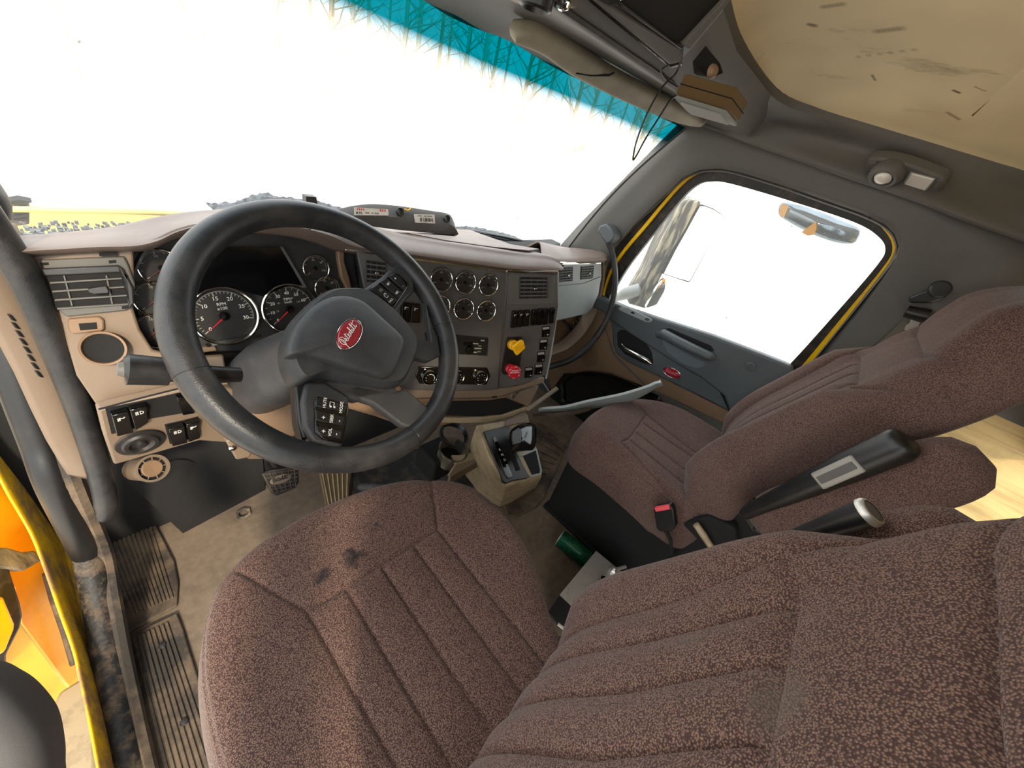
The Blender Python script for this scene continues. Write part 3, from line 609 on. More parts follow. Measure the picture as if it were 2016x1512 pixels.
def gauge(pl, px, py, R, parent, a0=-125, a1=125, n=13, maj=2, nums=None, na=None, flat=False, ns=.009, title=None, mats=M['white'], rot=0, tick=M['dimwhite']):
    c = pl.p(px, py, .004); U, V, N = pl.U, pl.V, pl.N
    g = MB().lathe([(0, .0), (R * .93, .0)], c, N, 40).build('gauge', M['dial'], parent)
    MB().loft([[c + (U * math.cos(a) + V * math.sin(a)) * (R + R * .055 * math.cos(b)) + N * (.004 + R * .09 * math.sin(b)) for b in [2 * PI * k / 8 for k in range(8)]] for a in [2 * PI * j / 56 for j in range(57)]], cap=False).build('bezel', M['chrome'], g)
    b = MB()
    for k in range(n):
        t = math.radians(a0 + (a1 - a0) * k / (n - 1)) + rot; d = U * math.sin(t) + V * math.cos(t); s = U * math.cos(t) - V * math.sin(t)
        L = R * (.14 if k % maj == 0 else .08); wd = R * (.018 if k % maj == 0 else .011); o = c + N * .0008
        b.prism([o + d * (R * .87) + s * wd, o + d * (R * .87) - s * wd, o + d * (R * .87 - L) - s * wd, o + d * (R * .87 - L) + s * wd], N * .0003)
    t0 = math.radians(a0 + (a1 - a0) * .25) + rot; t1 = math.radians(a1) + rot
    arc = [c + N * .0009 + (U * math.sin(t) + V * math.cos(t)) * R * .87 for t in [t0 + (t1 - t0) * k / 30 for k in range(31)]]
    b.tube(arc, R * .010, 4).build('scale', tick, g)
    ta = math.radians(na if na is not None else a0) + rot; d = U * math.sin(ta) + V * math.cos(ta); s = U * math.cos(ta) - V * math.sin(ta)
    MB().prism([c + N * .004 + s * R * .028, c + N * .004 + d * R * .78, c + N * .004 - s * R * .028], N * .0008).build('needle', M['needle'] if R > .04 else M['dimneedle'], g)
    MB().lathe([(0, .0065), (R * .12, .006), (R * .15, .0035), (R * .16, .001)], c, N, 24).build('needle_cap', M['gloss'], g)
    if nums:
        for k, s_ in enumerate(nums):
            t = math.radians(a0 + (a1 - a0) * k / (len(nums) - 1)) + rot
            text(s_, c + (U * math.sin(t) + V * math.cos(t)) * R * .64 + N * .0006, U, V, ns, mats, g, 'numeral')
    if title:
        for i, (s_, off) in enumerate(title): text(s_, c + V * off * R + N * .0006, U, V, ns * .8, mats, g, 'numeral')
    return g
R1 = (F1.p(512, 622) - F1.p(378, 622)).length / 2
gauge(F1, 442, 622, R1, da, -128, 104, 31, 5, ['0', '5', '10', '15', '20', '25', '30'], -128, ns=.0105, title=[('RPM', .42), ('x100', .27)])
MB().prism([F1.p(*c2(*p), .005) for p in ((480, 1395), (985, 1310), (1010, 1330), (505, 1425))], F1.N * .006).build('dial_sill', M['chrome'], cl)
g2 = gauge(F1, 570, 608, R1 * .97, da, -128, 128, 17, 2, ['0', '10', '20', '30', '40', '50', '60', '70', '80'], -128, ns=.0095, title=[('MPH', .40), ('km/h', .28)])
for t_, s_ in ((-95, '20'), (-52, '40'), (-15, '60'), (22, '80'), (58, '100')):
    a = math.radians(t_); text(s_, F1.p(570, 608, .0048) + (F1.U * math.sin(a) + F1.V * math.cos(a)) * R1 * .43, F1.U, F1.V, .0055, M['dimwhite'], g2, 'numeral')
R2 = (F1.p(646, 530) - F1.p(596, 530)).length / 2
for px, py in ((621, 528), (643, 568), (318, 528), (308, 588), (308, 650)):
    gauge(F1, px, py, R2 * (1.15 if px < 400 else 1), da, -125, 110, 9, 2, ['0', '', '60', '90', '120'] if px > 400 else ['', '10', '20'], -125, ns=.006, mats=M['dimwhite'])
# centre face A
fa = FA.slab([(702, 495), (800, 508), (900, 521), (998, 535), (995, 600), (990, 650), (980, 768), (900, 784), (810, 784), (782, 768), (785, 740), (760, 690), (735, 640), (715, 560)], 'gauge_panel', M['dash'], da, t=.015, bevel=.003)
MB().prism([FA.p(x, y, .006) for x, y in ((680, 489), (800, 505.5), (998, 532), (998, 536.5), (800, 510.5), (680, 494))], -FA.N * .012).build('chrome_strip', M['chrome'], da, bevel=.001)
Rs = (FA.p(*cg(1500, 620)) - FA.p(*cg(1135, 620))).length / 2
for q, tl in (((385, 510), ('100', '200', '300')), ((862, 565), ('0', '50', '100', '150')), ((1315, 615), ('100', '200', '300')), ((345, 1040), ('0', '', '')), ((825, 1085), ('0', '5', '10', '15', '20')), ((1272, 1125), ('0', '20', '40', '60', '80'))):
    px, py = cg(*q); c = FA.p(px, py, .001)
    MB().lathe([(Rs * .98, .0), (Rs * 1.12, .003), (Rs * 1.18, .0)], c, FA.N, 40).build('gauge_surround', M['dash'], fa)
    gauge(FA, px, py, Rs, da, -115, 112, 9, 2, tl, -110, ns=.0055, mats=M['dimwhite'], title=[('', -.3)])
def vent(pl, pts, parent, nslat, nvane, mfr=M['clus'], name='air_vent'):
    a, b, c, d = [pl.p(x, y, .0) for x, y in pts]     # tl tr br bl
    v = MB().prism([p + pl.N * .003 for p in (a, b, c, d)], -pl.N * .004).build(name, M['void'], parent)
    ctr = (a + b + c + d) / 4
    O = [p + (p - ctr) * .10 + pl.N * .004 for p in (a, b, c, d)]; I = [p + pl.N * .004 for p in (a, b, c, d)]
    MB().ring(O, I, -pl.N * .006).build('vent_frame', mfr, v, bevel=.001)
    for k in range(nslat):
        f = (k + .5) / nslat; p, q = a.lerp(d, f), b.lerp(c, f); u = (d - a).normalized() * (d - a).length / nslat * .16
        MB().prism([p - u + pl.N * .004, q - u + pl.N * .004, q + u + pl.N * .004, p + u + pl.N * .004], -pl.N * .008).build('slat', M['trim'], v)
    for k in range(nvane):
        f = (k + .6) / nvane; p, q = a.lerp(b, f), d.lerp(c, f); u = (b - a).normalized() * .0012
        MB().prism([p - u + pl.N * .0034, p + u + pl.N * .0034, q + u + pl.N * .0034, q - u + pl.N * .0034], -pl.N * .003).build('vane', M['clus'], v)
    MB().box(ctr + pl.N * .012, (.008, .010, .005), Matrix((pl.U, pl.N, pl.V)).transposed()).build('tab', M['chrome'], v, bevel=.001)
    return v
vent(FA, [(722, 514), (758, 519), (756, 556), (722, 553)], da, 4, 3)
def rocker(pl, pts, parent, glyph=None, h=.012, m=None):
    a, b, c, d = [pl.p(x, y, .001) for x, y in pts]; n = pl.N
    m1, m2 = a.lerp(d, .5), b.lerp(c, .5)
    rows = [[a, b, b + n * h, a + n * h], [a.lerp(d, .25), b.lerp(c, .25), b.lerp(c, .25) + n * h * .9, a.lerp(d, .25) + n * h * .9], [m1, m2, m2 + n * h * .62, m1 + n * h * .62], [d, c, c + n * h * .75, d + n * h * .75]]
    o = MB().loft(rows).build('rocker_switch', m or M['gloss'], parent, bevel=.0012)
    if glyph:
        ctr = (a.lerp(d, .22) + b.lerp(c, .22)) / 2 + n * (h * .92 + .0008); u = (b - a); w_ = u.length; u = u.normalized(); v = (a - d).normalized()
        g = MB()
        if glyph == 'lamp': g.tube([ctr + u * w_ * .05 - v * w_ * .18, ctr + u * w_ * .05 + v * w_ * .18, ctr + u * w_ * .2 + v * w_ * .12, ctr + u * w_ * .25, ctr + u * w_ * .2 - v * w_ * .12, ctr + u * w_ * .05 - v * w_ * .18], w_ * .025, 5)
        else: g.tube([ctr - u * w_ * .22 - v * w_ * .1, ctr - u * w_ * .05 + v * w_ * .08, ctr + u * w_ * .1 + v * w_ * .02, ctr + u * w_ * .22 + v * w_ * .1], w_ * .03, 5)
        for k in range(3): g.tube([ctr - u * w_ * .05 + v * w_ * (.14 - .14 * k), ctr - u * w_ * .24 + v * w_ * (.10 - .14 * k)], w_ * .022, 5)
        g.build('switch_symbol', M['white'], o)
    return o
FA.slab([c9(1395, 690), c9(1770, 740), c9(1770, 1100), c9(1390, 1075)], 'switch_bezel', M['black'], fa, h=.003, t=.006, bevel=.001)
rocker(FA, [c9(1420, 715), c9(1575, 725), c9(1560, 1070), c9(1410, 1060)], da, 'wave', .010)
rocker(FA, [c9(1600, 735), c9(1750, 750), c9(1735, 1080), c9(1575, 1075)], da, 'wave', .010)
# radio
rd = FA.slab([(836, 655), (962, 665), (960, 701), (838, 694)], 'radio', M['black'], da, h=.004, t=.012, bevel=.002)
FA.slab([(838, 663), (955, 671), (954, 674), (838, 666)], 'disc_slot', M['void'], rd, h=.0045, t=.002)
FA.slab([ck(850, 70), ck(960, 75), ck(955, 120), ck(860, 115)], 'radio_display', M['gloss'], rd, h=.0046, t=.002)
kc = FA.p(*ck(915, 160), .004)
kb = MB().lathe([(0, .012), (.010, .012), (.012, .009), (.013, 0)], kc, FA.N, 24).build('volume_knob', M['gloss'], rd)
for q, wq in (((1068, 60), 42), ((1015, 148), 80), ((990, 95), 60), ((985, 190), 40), ((1035, 118), 36), ((1028, 182), 36)):
    FA.slab([ck(q[0] - wq / 2, q[1] - 8), ck(q[0] + wq / 2, q[1] - 6), ck(q[0] + wq / 2, q[1] + 8), ck(q[0] - wq / 2, q[1] + 6)], 'radio_button', M['dimwhite'] if wq > 36 else M['faintwhite'], rd, h=.0062, t=.003, bevel=.0008)
text('PowerClass', FA.p(878, 661, .0047), FA.U, FA.V, .006, M['dimwhite'], rd)
# climate controls
FA.slab([(824, 722), (960, 724), (966, 740), (958, 758), (826, 756), (818, 740)], 'climate_plate', M['gloss'], fa, h=.003, t=.008, bevel=.002)
for i, (px, py) in enumerate(((843.5, 740.5), (897, 740), (943.5, 741))):
    c = FA.p(px, py, .003); rk = .0225
    k_ = MB().lathe([(0, .016), (rk * .72, .016), (rk * .8, .013), (rk * .85, 0)], c, FA.N, 36).build('climate_knob', M['gloss'], da)
    MB().lathe([(rk * .84, .014), (rk * .92, .016), (rk * .98, .012), (rk, .0)], c, FA.N, 36).build('knob_ring', M['chrome'], k_)
    g = MB(); o = c + FA.N * .0165
    for j in range(7):
        t = math.radians(-120 + 40 * j); d = FA.U * math.sin(t) + FA.V * math.cos(t); g.tube([o + d * rk * .5, o + d * rk * .62], .0006, 5)
    if i == 0: g.loft([[o + (FA.U * math.cos(a) + FA.V * math.sin(a)) * (rk * .55 + .0007 * math.cos(b)) + FA.N * .0005 * math.sin(b) for b in (0, 1.5, 3, 4.5)] for a in [-.3 + 2.2 * j / 16 for j in range(17)]])
    g.build('knob_marks', M['white'], k_)
# right face B
fb = FB.slab([(998, 535), (1050, 538), (1098, 540), (1100, 600), (1094, 640), (1083, 700), (1076, 738), (1040, 752), (980, 768), (990, 650), (996, 600)], 'switch_panel', M['dash'], da, t=.02, bevel=.003)
MB().prism([FB.p(x, y, .006) for x, y in ((998, 532), (1050, 534), (1099, 533.5), (1100, 538), (1050, 539.5), (998, 537))], -FB.N * .012).build('chrome_strip', M['chrome'], da, bevel=.001)
MB().tube([FB.p(x, y, -.004) for x, y in ((1099, 536), (1098, 570), (1097, 590), (1097, 605), (1093, 640), (1084, 700), (1075, 745))], .0035, 6).build('edge_strip', M['silver'], da)
MB().tube([FB.p(x, y, .001) for x, y in ((998, 537), (995, 595), (990, 650), (979, 768))], .0022, 6).build('panel_joint', M['trim'], da)
FB.slab([cs(170, 290), cs(630, 290), cs(622, 560), cs(170, 578)], 'vent_surround', M['trim'], fb, h=.001, t=.01, bevel=.003)
vent(FB, [cs(305, 315), cs(545, 318), cs(540, 495), cs(300, 500)], da, 5, 4)
FB.slab([cs(195, 612), cs(615, 580), cs(600, 745), cs(185, 785)], 'switch_bezel', M['dash'], fb, h=.003, t=.008, bevel=.001)
for i, (x0, x1, yt, yb) in enumerate(((215, 262, 618, 775), (272, 318, 615, 768), (326, 378, 612, 760), (400, 452, 605, 752), (456, 504, 600, 748), (508, 552, 598, 744), (570, 606, 590, 735))):
    rocker(FB, [cs(x0 + 6, yt), cs(x1 + 6, yt - 4), cs(x1 - 8, yb - 6), cs(x0 - 8, yb)], da, 'wave' if i < 3 else None, .015)
for i, (x, y) in enumerate(((545, 815), (522, 935), (500, 1050), (478, 1165), (385, 1195))):
    q = [cs(x - 36, y - 42), cs(x + 38, y - 50), cs(x + 30, y + 50), cs(x - 42, y + 55)]
    FB.slab(q, 'switch_bezel', M['gloss'], fb, h=.003, t=.006, bevel=.001)
    o = rocker(FB, [cs(x - 24, y - 8), cs(x + 26, y - 12), cs(x + 20, y + 42), cs(x - 30, y + 44)], da, None, .010)
    FB.slab([cs(x - 26, y - 34), cs(x + 30, y - 40), cs(x + 28, y - 20), cs(x - 28, y - 14)], 'switch_cap', M['dimwhite'], fb, h=.0075, t=.006, bevel=.001)
    MB().lathe([(0, .003), (.0015, .002), (.002, 0)], FB.p(*cs(x + 14, y + 30), .0095), FB.N, 10).build('pilot_lamp', M['white'], o)
FB.slab([cs(180, 870), cs(325, 868), cs(320, 1000), cs(290, 1225), cs(150, 1218), cs(130, 1180), cs(165, 900)], 'brake_valve_plate', M['black'], fb, h=.003, t=.006, bevel=.002)
def pull(q0, q1, poly, name, m, label):
    a = FB.p(*cs(*q0), .002); H = .055
    b = on(*cs(*q1), a + FB.N * H, FB.N); sh = (b - a)
    o = MB().lathe([(.016, 0), (.016, .3), (.011, .34), (.011, .95)], (0, 0, 0), (0, 0, 1), 20)
    z = sh.normalized(); u = z.orthogonal().normalized(); v_ = z.cross(u)
    o.v = [tuple(a + (u * x + v_ * y) + z * (h * sh.length)) for x, y, h in o.v]
    o = o.build(name, m, da)
    pl = Plane(b, FB.U, FB.V)
    k = MB().prism([on(*cs(*p), b, FB.N) for p in poly], -FB.N * .010).build('knob', m, o, bevel=.003, segs=3)
    return o, k, b
o, k, b = pull((225, 935), (293, 970), [(313, 897), (335, 903), (352, 960), (352, 975), (280, 1042), (262, 1035), (230, 970), (232, 955)], 'parking_brake_valve', M['yknob'], '')
text('PARKING\nBRAKE', b + FB.N * .0005, (FB.U + FB.V * .35), FB.V, .008, mat('knob_emboss', (226, 160, 14), .4), o)
o, k, b = pull((200, 1155), (252, 1198), [(228, 1140), (275, 1138), (308, 1165), (314, 1205), (298, 1240), (262, 1260), (222, 1256), (194, 1226), (192, 1182)], 'trailer_air_valve', M['red'], '')
text('TRAILER\nAIR SUPPLY', b + FB.N * .0005 + FB.V * .003, FB.U, FB.V, .0065, M['white'], o)
for t in range(6):
    a = t * PI / 3 + .5; d = FB.U * math.cos(a) + FB.V * math.sin(a)
    MB().box(b + d * .0185 + FB.N * .0003, (.005, .0015, .0006), Matrix((FB.N.cross(d), d, FB.N)).transposed()).build('knob_dash', M['white'], o)
# tan lower rim and open tray under the stack
def band(pts, thick, y0, name, m, parent=da, r=None):
    return None
FL = Plane((.8, .57, .48), (1, -.32, 0), (0, .35, 1))
FL.slab([ck(150, 560), ck(230, 600), ck(760, 618), ck(1180, 605), ck(1500, 555), ck(1745, 460), ck(1752, 480), ck(1745, 525), ck(1500, 600), ck(1230, 690), ck(760, 700), ck(500, 695), ck(340, 700), ck(330, 820), ck(180, 690)], 'lower_rim', M['tan'], da, h=.006, t=.03, bevel=.005, segs=3)
lt = FL.slab([ck(330, 700), ck(740, 698), ck(1190, 690), ck(1690, 560), ck(1560, 830), ck(1150, 925), ck(800, 965), ck(640, 965), ck(400, 850), ck(330, 830)], 'tray_face', M['tanw'], da, h=-.012, t=.02, bevel=.004)
tyo = [ck(700, 726), ck(1130, 720), ck(1320, 690), ck(1510, 770), ck(1280, 870), ck(1100, 900), ck(650, 885), ck(640, 760)]
FL.slab(tyo, 'tray_opening', M['void'], lt, h=-.010, t=.004, bevel=.001)
MB().tube([FL.p(*ck(*p), -.008) for p in ((1000, 905), (1120, 905), (1290, 868), (1500, 785), (1512, 768))], .004, 8).build('tray_lip', M['black'], lt)
FL.slab([ck(560, 905), ck(800, 915), ck(1100, 905), ck(1290, 880), ck(1550, 790), ck(1560, 830), ck(1310, 925), ck(1130, 965), ck(800, 975), ck(600, 965)], 'tray_sill', M['beige'], lt, h=.002, t=.014, bevel=.003)
FL.slab([ck(1500, 610), ck(1640, 570), ck(1680, 575), ck(1600, 740), ck(1560, 800), ck(1530, 770), ck(1400, 700)], 'end_panel', M['tan'], lt, h=-.002, t=.01, bevel=.003)
MB().lathe([(.006, .004), (.010, .002), (.012, 0)], FL.p(*ck(1400, 668), 0), FL.N, 20).build('power_socket', M['trim'], lt)
FL.slab([ck(1170, 674), ck(1225, 670), ck(1225, 690), ck(1172, 692)], 'latch', M['void'], lt, h=.0068, t=.004)
# knee panel with fuse switches
FK = Plane((.012, .745, .602), (1, 0, 0), (0, -.25, 1))
kp = FK.slab([(192, 808), (360, 767), (400, 757), (470, 770), (600, 800), (600, 850), (560, 868), (520, 905), (490, 905), (462, 890), (450, 872), (392, 868), (225, 916), (205, 860)], 'knee_panel', M['tan'], da, t=.02, bevel=.004)
MB().tube([FK.p(x, y, .0015) for x, y in ((194, 806), (280, 783), (352, 765))], .0016, 5).build('panel_joint', M['void'], kp)
FK.slab([c4(785, 400), c4(1080, 335), c4(1400, 265), c4(1450, 420), c4(1360, 430), c4(1120, 470), c4(1000, 545), c4(830, 585)], 'switch_bay', M['void'], kp, h=.0012, t=.003)
rocker(FK, [c4(815, 412), c4(940, 378), c4(985, 545), c4(862, 575)], da, 'wave', .012)
rocker(FK, [c4(950, 372), c4(1078, 340), c4(1095, 470), c4(1000, 530)], da, 'lamp', .012)
rocker(FK, [c4(1300, 285), c4(1380, 270), c4(1440, 405), c4(1350, 420)], da, None, .012)
FK.slab([c4(1225, 515), c4(1360, 485), c4(1475, 455), c4(1490, 600), c4(1265, 660)], 'switch_bay', M['void'], kp, h=.0012, t=.003)
rocker(FK, [c4(1240, 518), c4(1355, 490), c4(1385, 625), c4(1275, 652)], da, 'lamp', .012)
rocker(FK, [c4(1370, 485), c4(1470, 458), c4(1480, 590), c4(1395, 620)], da, 'wave', .012)
hc = FK.p(*c4(1048, 645), .002)
hn = MB().lathe([(0, .010), (.007, .009), (.009, .003), (.013, .003), (.018, .008), (.024, .008), (.027, .004), (.034, .003), (.035, 0)], hc, FK.N, 40).build('trailer_brake_dial', M['rubber'], kp)
FK.slab([c4(1640, 0), c4(1700, 0), c4(1640, 40), c4(1560, 80)], 'column_gap', M['void'], kp, h=.002) if 0 else None
# lower tan between column and tray
FM = Plane((.40, .70, .60), (1, -.05, 0), (0, .45, 1))
FM.slab([(470, 770), (560, 765), (700, 745), (790, 760), (800, 790), (850, 820), (900, 832), (860, 842), (790, 838), (740, 820), (690, 806), (650, 815), (600, 852), (560, 868), (500, 850)], 'lower_cover', M['tanw'], da, t=.02, bevel=.006)
MB().prism([Y(*c4(*p), .735) for p in ((1680, 640), (1760, 780), (1860, 760), (1890, 700), (1800, 600))], (0, .03, 0)).build('ignition_housing', M['tan'], da, bevel=.004)
MB().lathe([(0, .004), (.006, .003), (.008, 0)], Y(*c4(1735, 685), .732), (0, -1, .4), 20).build('ignition_lock', M['chrome'], da)
# passenger side face with two vents and the open glovebox cavity behind
pf = FP.slab([(1094, 519), (1184, 517), (1184, 545), (1178, 580), (1166, 607), (1155, 618), (1085, 634)], 'passenger_face', M['silver'], da, t=.014, bevel=.002)
MB().prism([FP.p(x, y, .004) for x, y in ((1104, 517), (1183, 515), (1183, 519), (1104, 521))], -FP.N * .01).build('chrome_strip', M['chrome'], da)
MB().tube([FP.p(x, y, .002) for x, y in ((1094, 563), (1150, 558), (1182, 545))], .0016, 5).build('panel_joint', M['trim'], pf)
vent(FP, [c3(1555, 508), c3(1635, 502), c3(1632, 590), c3(1548, 598)], da, 5, 3)
vent(FP, [c3(1700, 500), c3(1778, 494), c3(1770, 572), c3(1697, 580)], da, 5, 3)
side = [(1188, 505), (1189, 540), (1185, 570), (1178, 598), (1165, 630), (1145, 660), (1118, 684), (1100, 692), (1084, 698)]
MB().loft([[FP.p(x, y, 0) + FP.N * (.006 * math.cos(a)) + FP.U * (.006 * math.sin(a)) - (FP.N * .05 if abs(a - PI) < .1 else FP.N * 0) for a in (0, PI / 2, PI, 1.5 * PI)] for x, y in [tuple(p)[:2] for p in spline([(a, b, 0) for a, b in side], 30)]]).build('side_rim', M['tan'], da)
FG = Plane((1.3, .80, .6), (1, 0, 0), (0, -.25, 1))
gb = FG.slab([(1080, 625), (1182, 600), (1186, 560), (1176, 600), (1160, 640), (1135, 672), (1100, 690), (1080, 700)], 'glovebox_cavity', M['tanw'], da, t=.01)
for q in ([(430, 180), (455, 185), (450, 205), (428, 200)], [(405, 205), (425, 240), (465, 250), (455, 262), (420, 250), (400, 215)], [(465, 150), (495, 165), (520, 178), (515, 190), (488, 180), (470, 200), (462, 190)], [(515, 95), (545, 80), (560, 100), (520, 125)]):
    FG.slab([cd_(*p) for p in q], 'bracket', M['beige'], gb, h=.012, t=.008)
MB().tube([FG.p(*cd_(*p), .02) for p in ((290, 185), (340, 225), (378, 280), (385, 305))], [.006, .008, .009, .007], 8).build('hose', M['black'], gb)
# windshield defroster strip is hidden; demister sensor box sits on the dash
sb = thing('sensor_box', 'curved grey sensor housing with two paper labels, resting on the dash against the windshield', 'sensor box', (.6, .93, .9))
FS = Plane((.6, .95, .93), (1, -.05, 0), (0, .3, 1))
top = [(640, 432), (655, 418), (680, 408), (715, 402.5), (745, 402), (790, 406), (850, 415), (880, 420), (890, 428), (896, 445), (898, 458)]
bot = [(645, 440), (665, 440), (690, 441), (720, 442), (750, 444), (790, 449), (840, 454), (870, 457), (885, 458), (894, 459), (898, 460)]
T_ = spline([(a, b, 0) for a, b in top], 40); B_ = spline([(a, b, 0) for a, b in bot], 40)
rows = []
for p, q in zip(T_, B_):
    a, b = FS.p(p.x, p.y, 0), FS.p(q.x, q.y + 4, 0)
    rows.append([b, a.lerp(b, .5) + FS.N * .012, a.lerp(b, .1) + FS.N * .004, a, a - FS.N * .02 - Vector((0, 0, .003)), b - FS.N * .025])
MB().loft(rows).build('housing', M['dash'], sb)
def label(pl, q, parent, h, m=M['paper']):
    return pl.slab(q, 'paper_label', m, parent, h=h, t=.0008)
l1 = label(FS, [c3(163, 97), c3(392, 110), c3(396, 152), c3(163, 150)], sb, .013)
l2 = label(FS, [c3(566, 143), c3(706, 146), c3(710, 206), c3(574, 200)], sb, .013)
def bars(pl, q0, q1, hh, n, parent, h, m):
    b = MB(); rnd = random.Random(3)
    for k in range(n):
        if rnd.random() < .25: continue
        f = k / n; x = q0[0] + (q1[0] - q0[0]) * f; y = q0[1] + (q1[1] - q0[1]) * f; wd = (q1[0] - q0[0]) / n * .55
        b.prism([pl.p(*c3(x, y), h), pl.p(*c3(x + wd, y), h), pl.p(*c3(x + wd, y + hh), h), pl.p(*c3(x, y + hh), h)], pl.N * .0002)
    b.build('barcode', m, parent)
bars(FS, (605, 168), (700, 172), 24, 26, l2, .0132, M['black']); bars(FS, (172, 126), (215, 127), 16, 12, l1, .0132, M['black'])
rp = mat('red_print', (200, 60, 60), .6)
bars(FS, (168, 102), (236, 105), 12, 5, l1, .0132, rp); bars(FS, (320, 110), (382, 113), 14, 4, l1, .0132, rp); bars(FS, (232, 128), (330, 134), 10, 14, l1, .0132, M['clus']); bars(FS, (585, 150), (690, 154), 8, 14, l2, .0132, M['clus'])
for q in ((472, 125), (788, 172)):
    MB().lathe([(0, .001), (.005, .002), (.010, .004), (.012, 0)], FS.p(*c3(*q), .011), FS.N, 20).build('mounting_boss', M['black'], sb)
MB().tube([FS.p(*c3(*q), .013) for q in ((505, 108), (525, 118), (540, 110), (548, 98))], .0018, 6).build('paint_mark', M['yknob'], sb)
bx = thing('phone_mount', 'small dark square clip standing on the dash behind the top of the steering wheel', 'clip', Y(615, 410, .90))
MB().prism([Y(x, y, .90) for x, y in (c2(1428, 30), c2(1528, 38), c2(1545, 130), c2(1435, 128))], (0, .02, 0)).build('clip_plate', M['clus'], bx, bevel=.001)
MB().box(Y(616, 414, .905), (.03, .03, .02)).build('clip_foot', M['black'], bx, bevel=.002)

# ================================================================ THE CAB
def setting(name, b, m, parent=None, **k):
    o = b.build(name, m, parent, **k)
    if parent is None: o['kind'] = 'structure'
    return o
setting('floor', MB().box((.70, .28, -.02), (1.88, 1.9, .04)), M['floor'], smooth=False)
setting('wall_front', MB().prism([(-.25, 1.03, 0), (-.25, 1.08, .78), (-.25, 1.14, .78), (-.25, 1.10, 0)], (1.9, 0, 0)).prism([(-.02, .97, .0), (-.10, 1.06, .30), (.25, 1.06, .30), (.21, 1.00, .0)], (0, .03, 0)), M['carpet'], smooth=False)
# moulded heel pad on the dark toe board
fh = MB()
o = MB().loft([[Vector((.02 + .06 * math.cos(a) * s, 1.03 - .02 * (1 - s), .12 + .12 * math.sin(a) * s)) for a in [2 * PI * k / 24 for k in range(24)]] for s in (1, .85, .6, .3)]).build('trim_1', M['carpet']); o['kind'] = 'structure'
setting('wall_back', MB().box((1.0, -.62, 1.20), (1.5, .04, .72)).box((.68, -.62, .5), (.86, .04, 1.0)).box((1.57, -.60, .58), (.03, .66, 1.16)), M['wood'], smooth=False)  # unseen lower right part left open so sky light reaches the side panel
# left rear wall and door pillar behind the camera, left header
setting('wall_left', MB().prism([(-.22, -.16, 0), (-.22, -.30, 0), (-.10, -.30, 1.5), (-.10, -.16, 1.42)], (-.06, 0, 0)).prism([(-.13, -.2, 1.36), (-.13, .62, 1.34), (-.05, .62, 1.40), (-.05, -.2, 1.46)], (-.05, 0, .0)), M['trim'], smooth=False)

# ---- passenger side wall: A pillar, header, B pillar as one moulded surface with the door opening
def xw(z): return 1.60 if z < .7 else 1.60 - (z - .7) * .20
def W(px, py, off=0):   # a point on the leaning side wall
    x = 1.6
    for _ in range(6):
        p = X(px, py, x - off); x = xw(p.z)
    return X(px, py, x - off)
outer = [(1098, 490), (1140, 443), (1180, 402), (1230, 351), (1282, 298), (1336, 244), (1385, 243), (1420, 255), (1470, 275), (1551, 303), (1650, 338), (1740, 368), (1822, 397), (1900, 430), (2016, 470), (2080, 520), (2080, 700), (2080, 900), (1900, 1000), (1700, 1000), (1560, 1020), (1500, 900), (1470, 880), (1450, 850), (1440, 840), (1180, 600), (1150, 560), (1135, 520)]
seal = [(1196, 520), (1215, 485), (1250, 443), (1300, 393), (1345, 350), (1380, 334), (1420, 331), (1460, 338), (1540, 362), (1620, 390), (1700, 418), (1745, 440), (1765, 462), (1770, 490), (1755, 520), (1700, 590), (1640, 664), (1590, 725), (1560, 765), (1530, 800), (1500, 830), (1470, 850)]
def ringsamp(pts, closed=True, n=120): return resample([Vector((a, b, 0)) for a, b in pts], n, closed)
sealc = seal + [(1440, 860), (1300, 800), (1200, 700), (1180, 620), (1182, 560)]
O_ = outer; 
# match loops by angle about the opening's centre
cpx = Vector((1440, 600, 0))
def angsort(pts, n=160):
    D = resample([Vector((a, b, 0)) for a, b in pts], 1200, True); out = []
    A = sorted(((math.atan2((p - cpx).y, (p - cpx).x), p) for p in D), key=lambda t: t[0]); aa = [a for a, p in A]
    for k in range(n):
        a = -PI + 2 * PI * (k + .5) / n; i = min(range(len(aa)), key=lambda j: abs(aa[j] - a)); out.append(A[i][1])
    return out
oA, iA = angsort(outer), angsort(sealc)
rows = []
for f, off in ((0, .0), (.35, .0), (.7, .0), (.88, .004), (.96, .0), (1, -.02)):
    rows.append([W(*(o_.lerp(i_, f))[:2], off) for o_, i_ in zip(oA, iA)])
setting('wall_right', MB().loft(rows, cap=False), M['trim'], solid=.006)
def loopsm(pts, n=110): return spline([(a, b, 0) for a, b in pts], n, True)
# door opening: seal, yellow frame, glass
d1 = thing('door_1', 'passenger door with grey armrest panel, chrome handle and window, closed', 'door', (1.62, .4, 0), kind='structure')
o = MB()
sl_ = loopsm(seal + [(1400, 880), (1250, 800), (1180, 700), (1175, 620), (1183, 560)])
o.loft([[W(p.x, p.y, -.01) + Vector((.012 * math.cos(a), 0, .012 * math.sin(a))) for a in [2 * PI * k / 8 for k in range(8)]] for p in sl_ + [sl_[0]]], cap=False)
o.build('trim_2', M['rubber'])['kind'] = 'structure'
def bandpx(A, B, off0, name, m, parent, t=.012, n=110):
    a, b = loopsm(A, n), loopsm(B, n)
    return MB().ring([W(p.x, p.y, off0) for p in a], [W(p.x, p.y, off0) for p in b], (t, 0, 0)).build(name, m, parent)
glass = [(1200, 592), (1215, 560), (1240, 520), (1285, 462), (1340, 393), (1372, 364), (1400, 357), (1440, 362), (1560, 397), (1680, 437), (1728, 465), (1743, 492), (1725, 525), (1650, 612), (1560, 712), (1545, 720), (1500, 706), (1400, 668), (1300, 634), (1240, 608)]
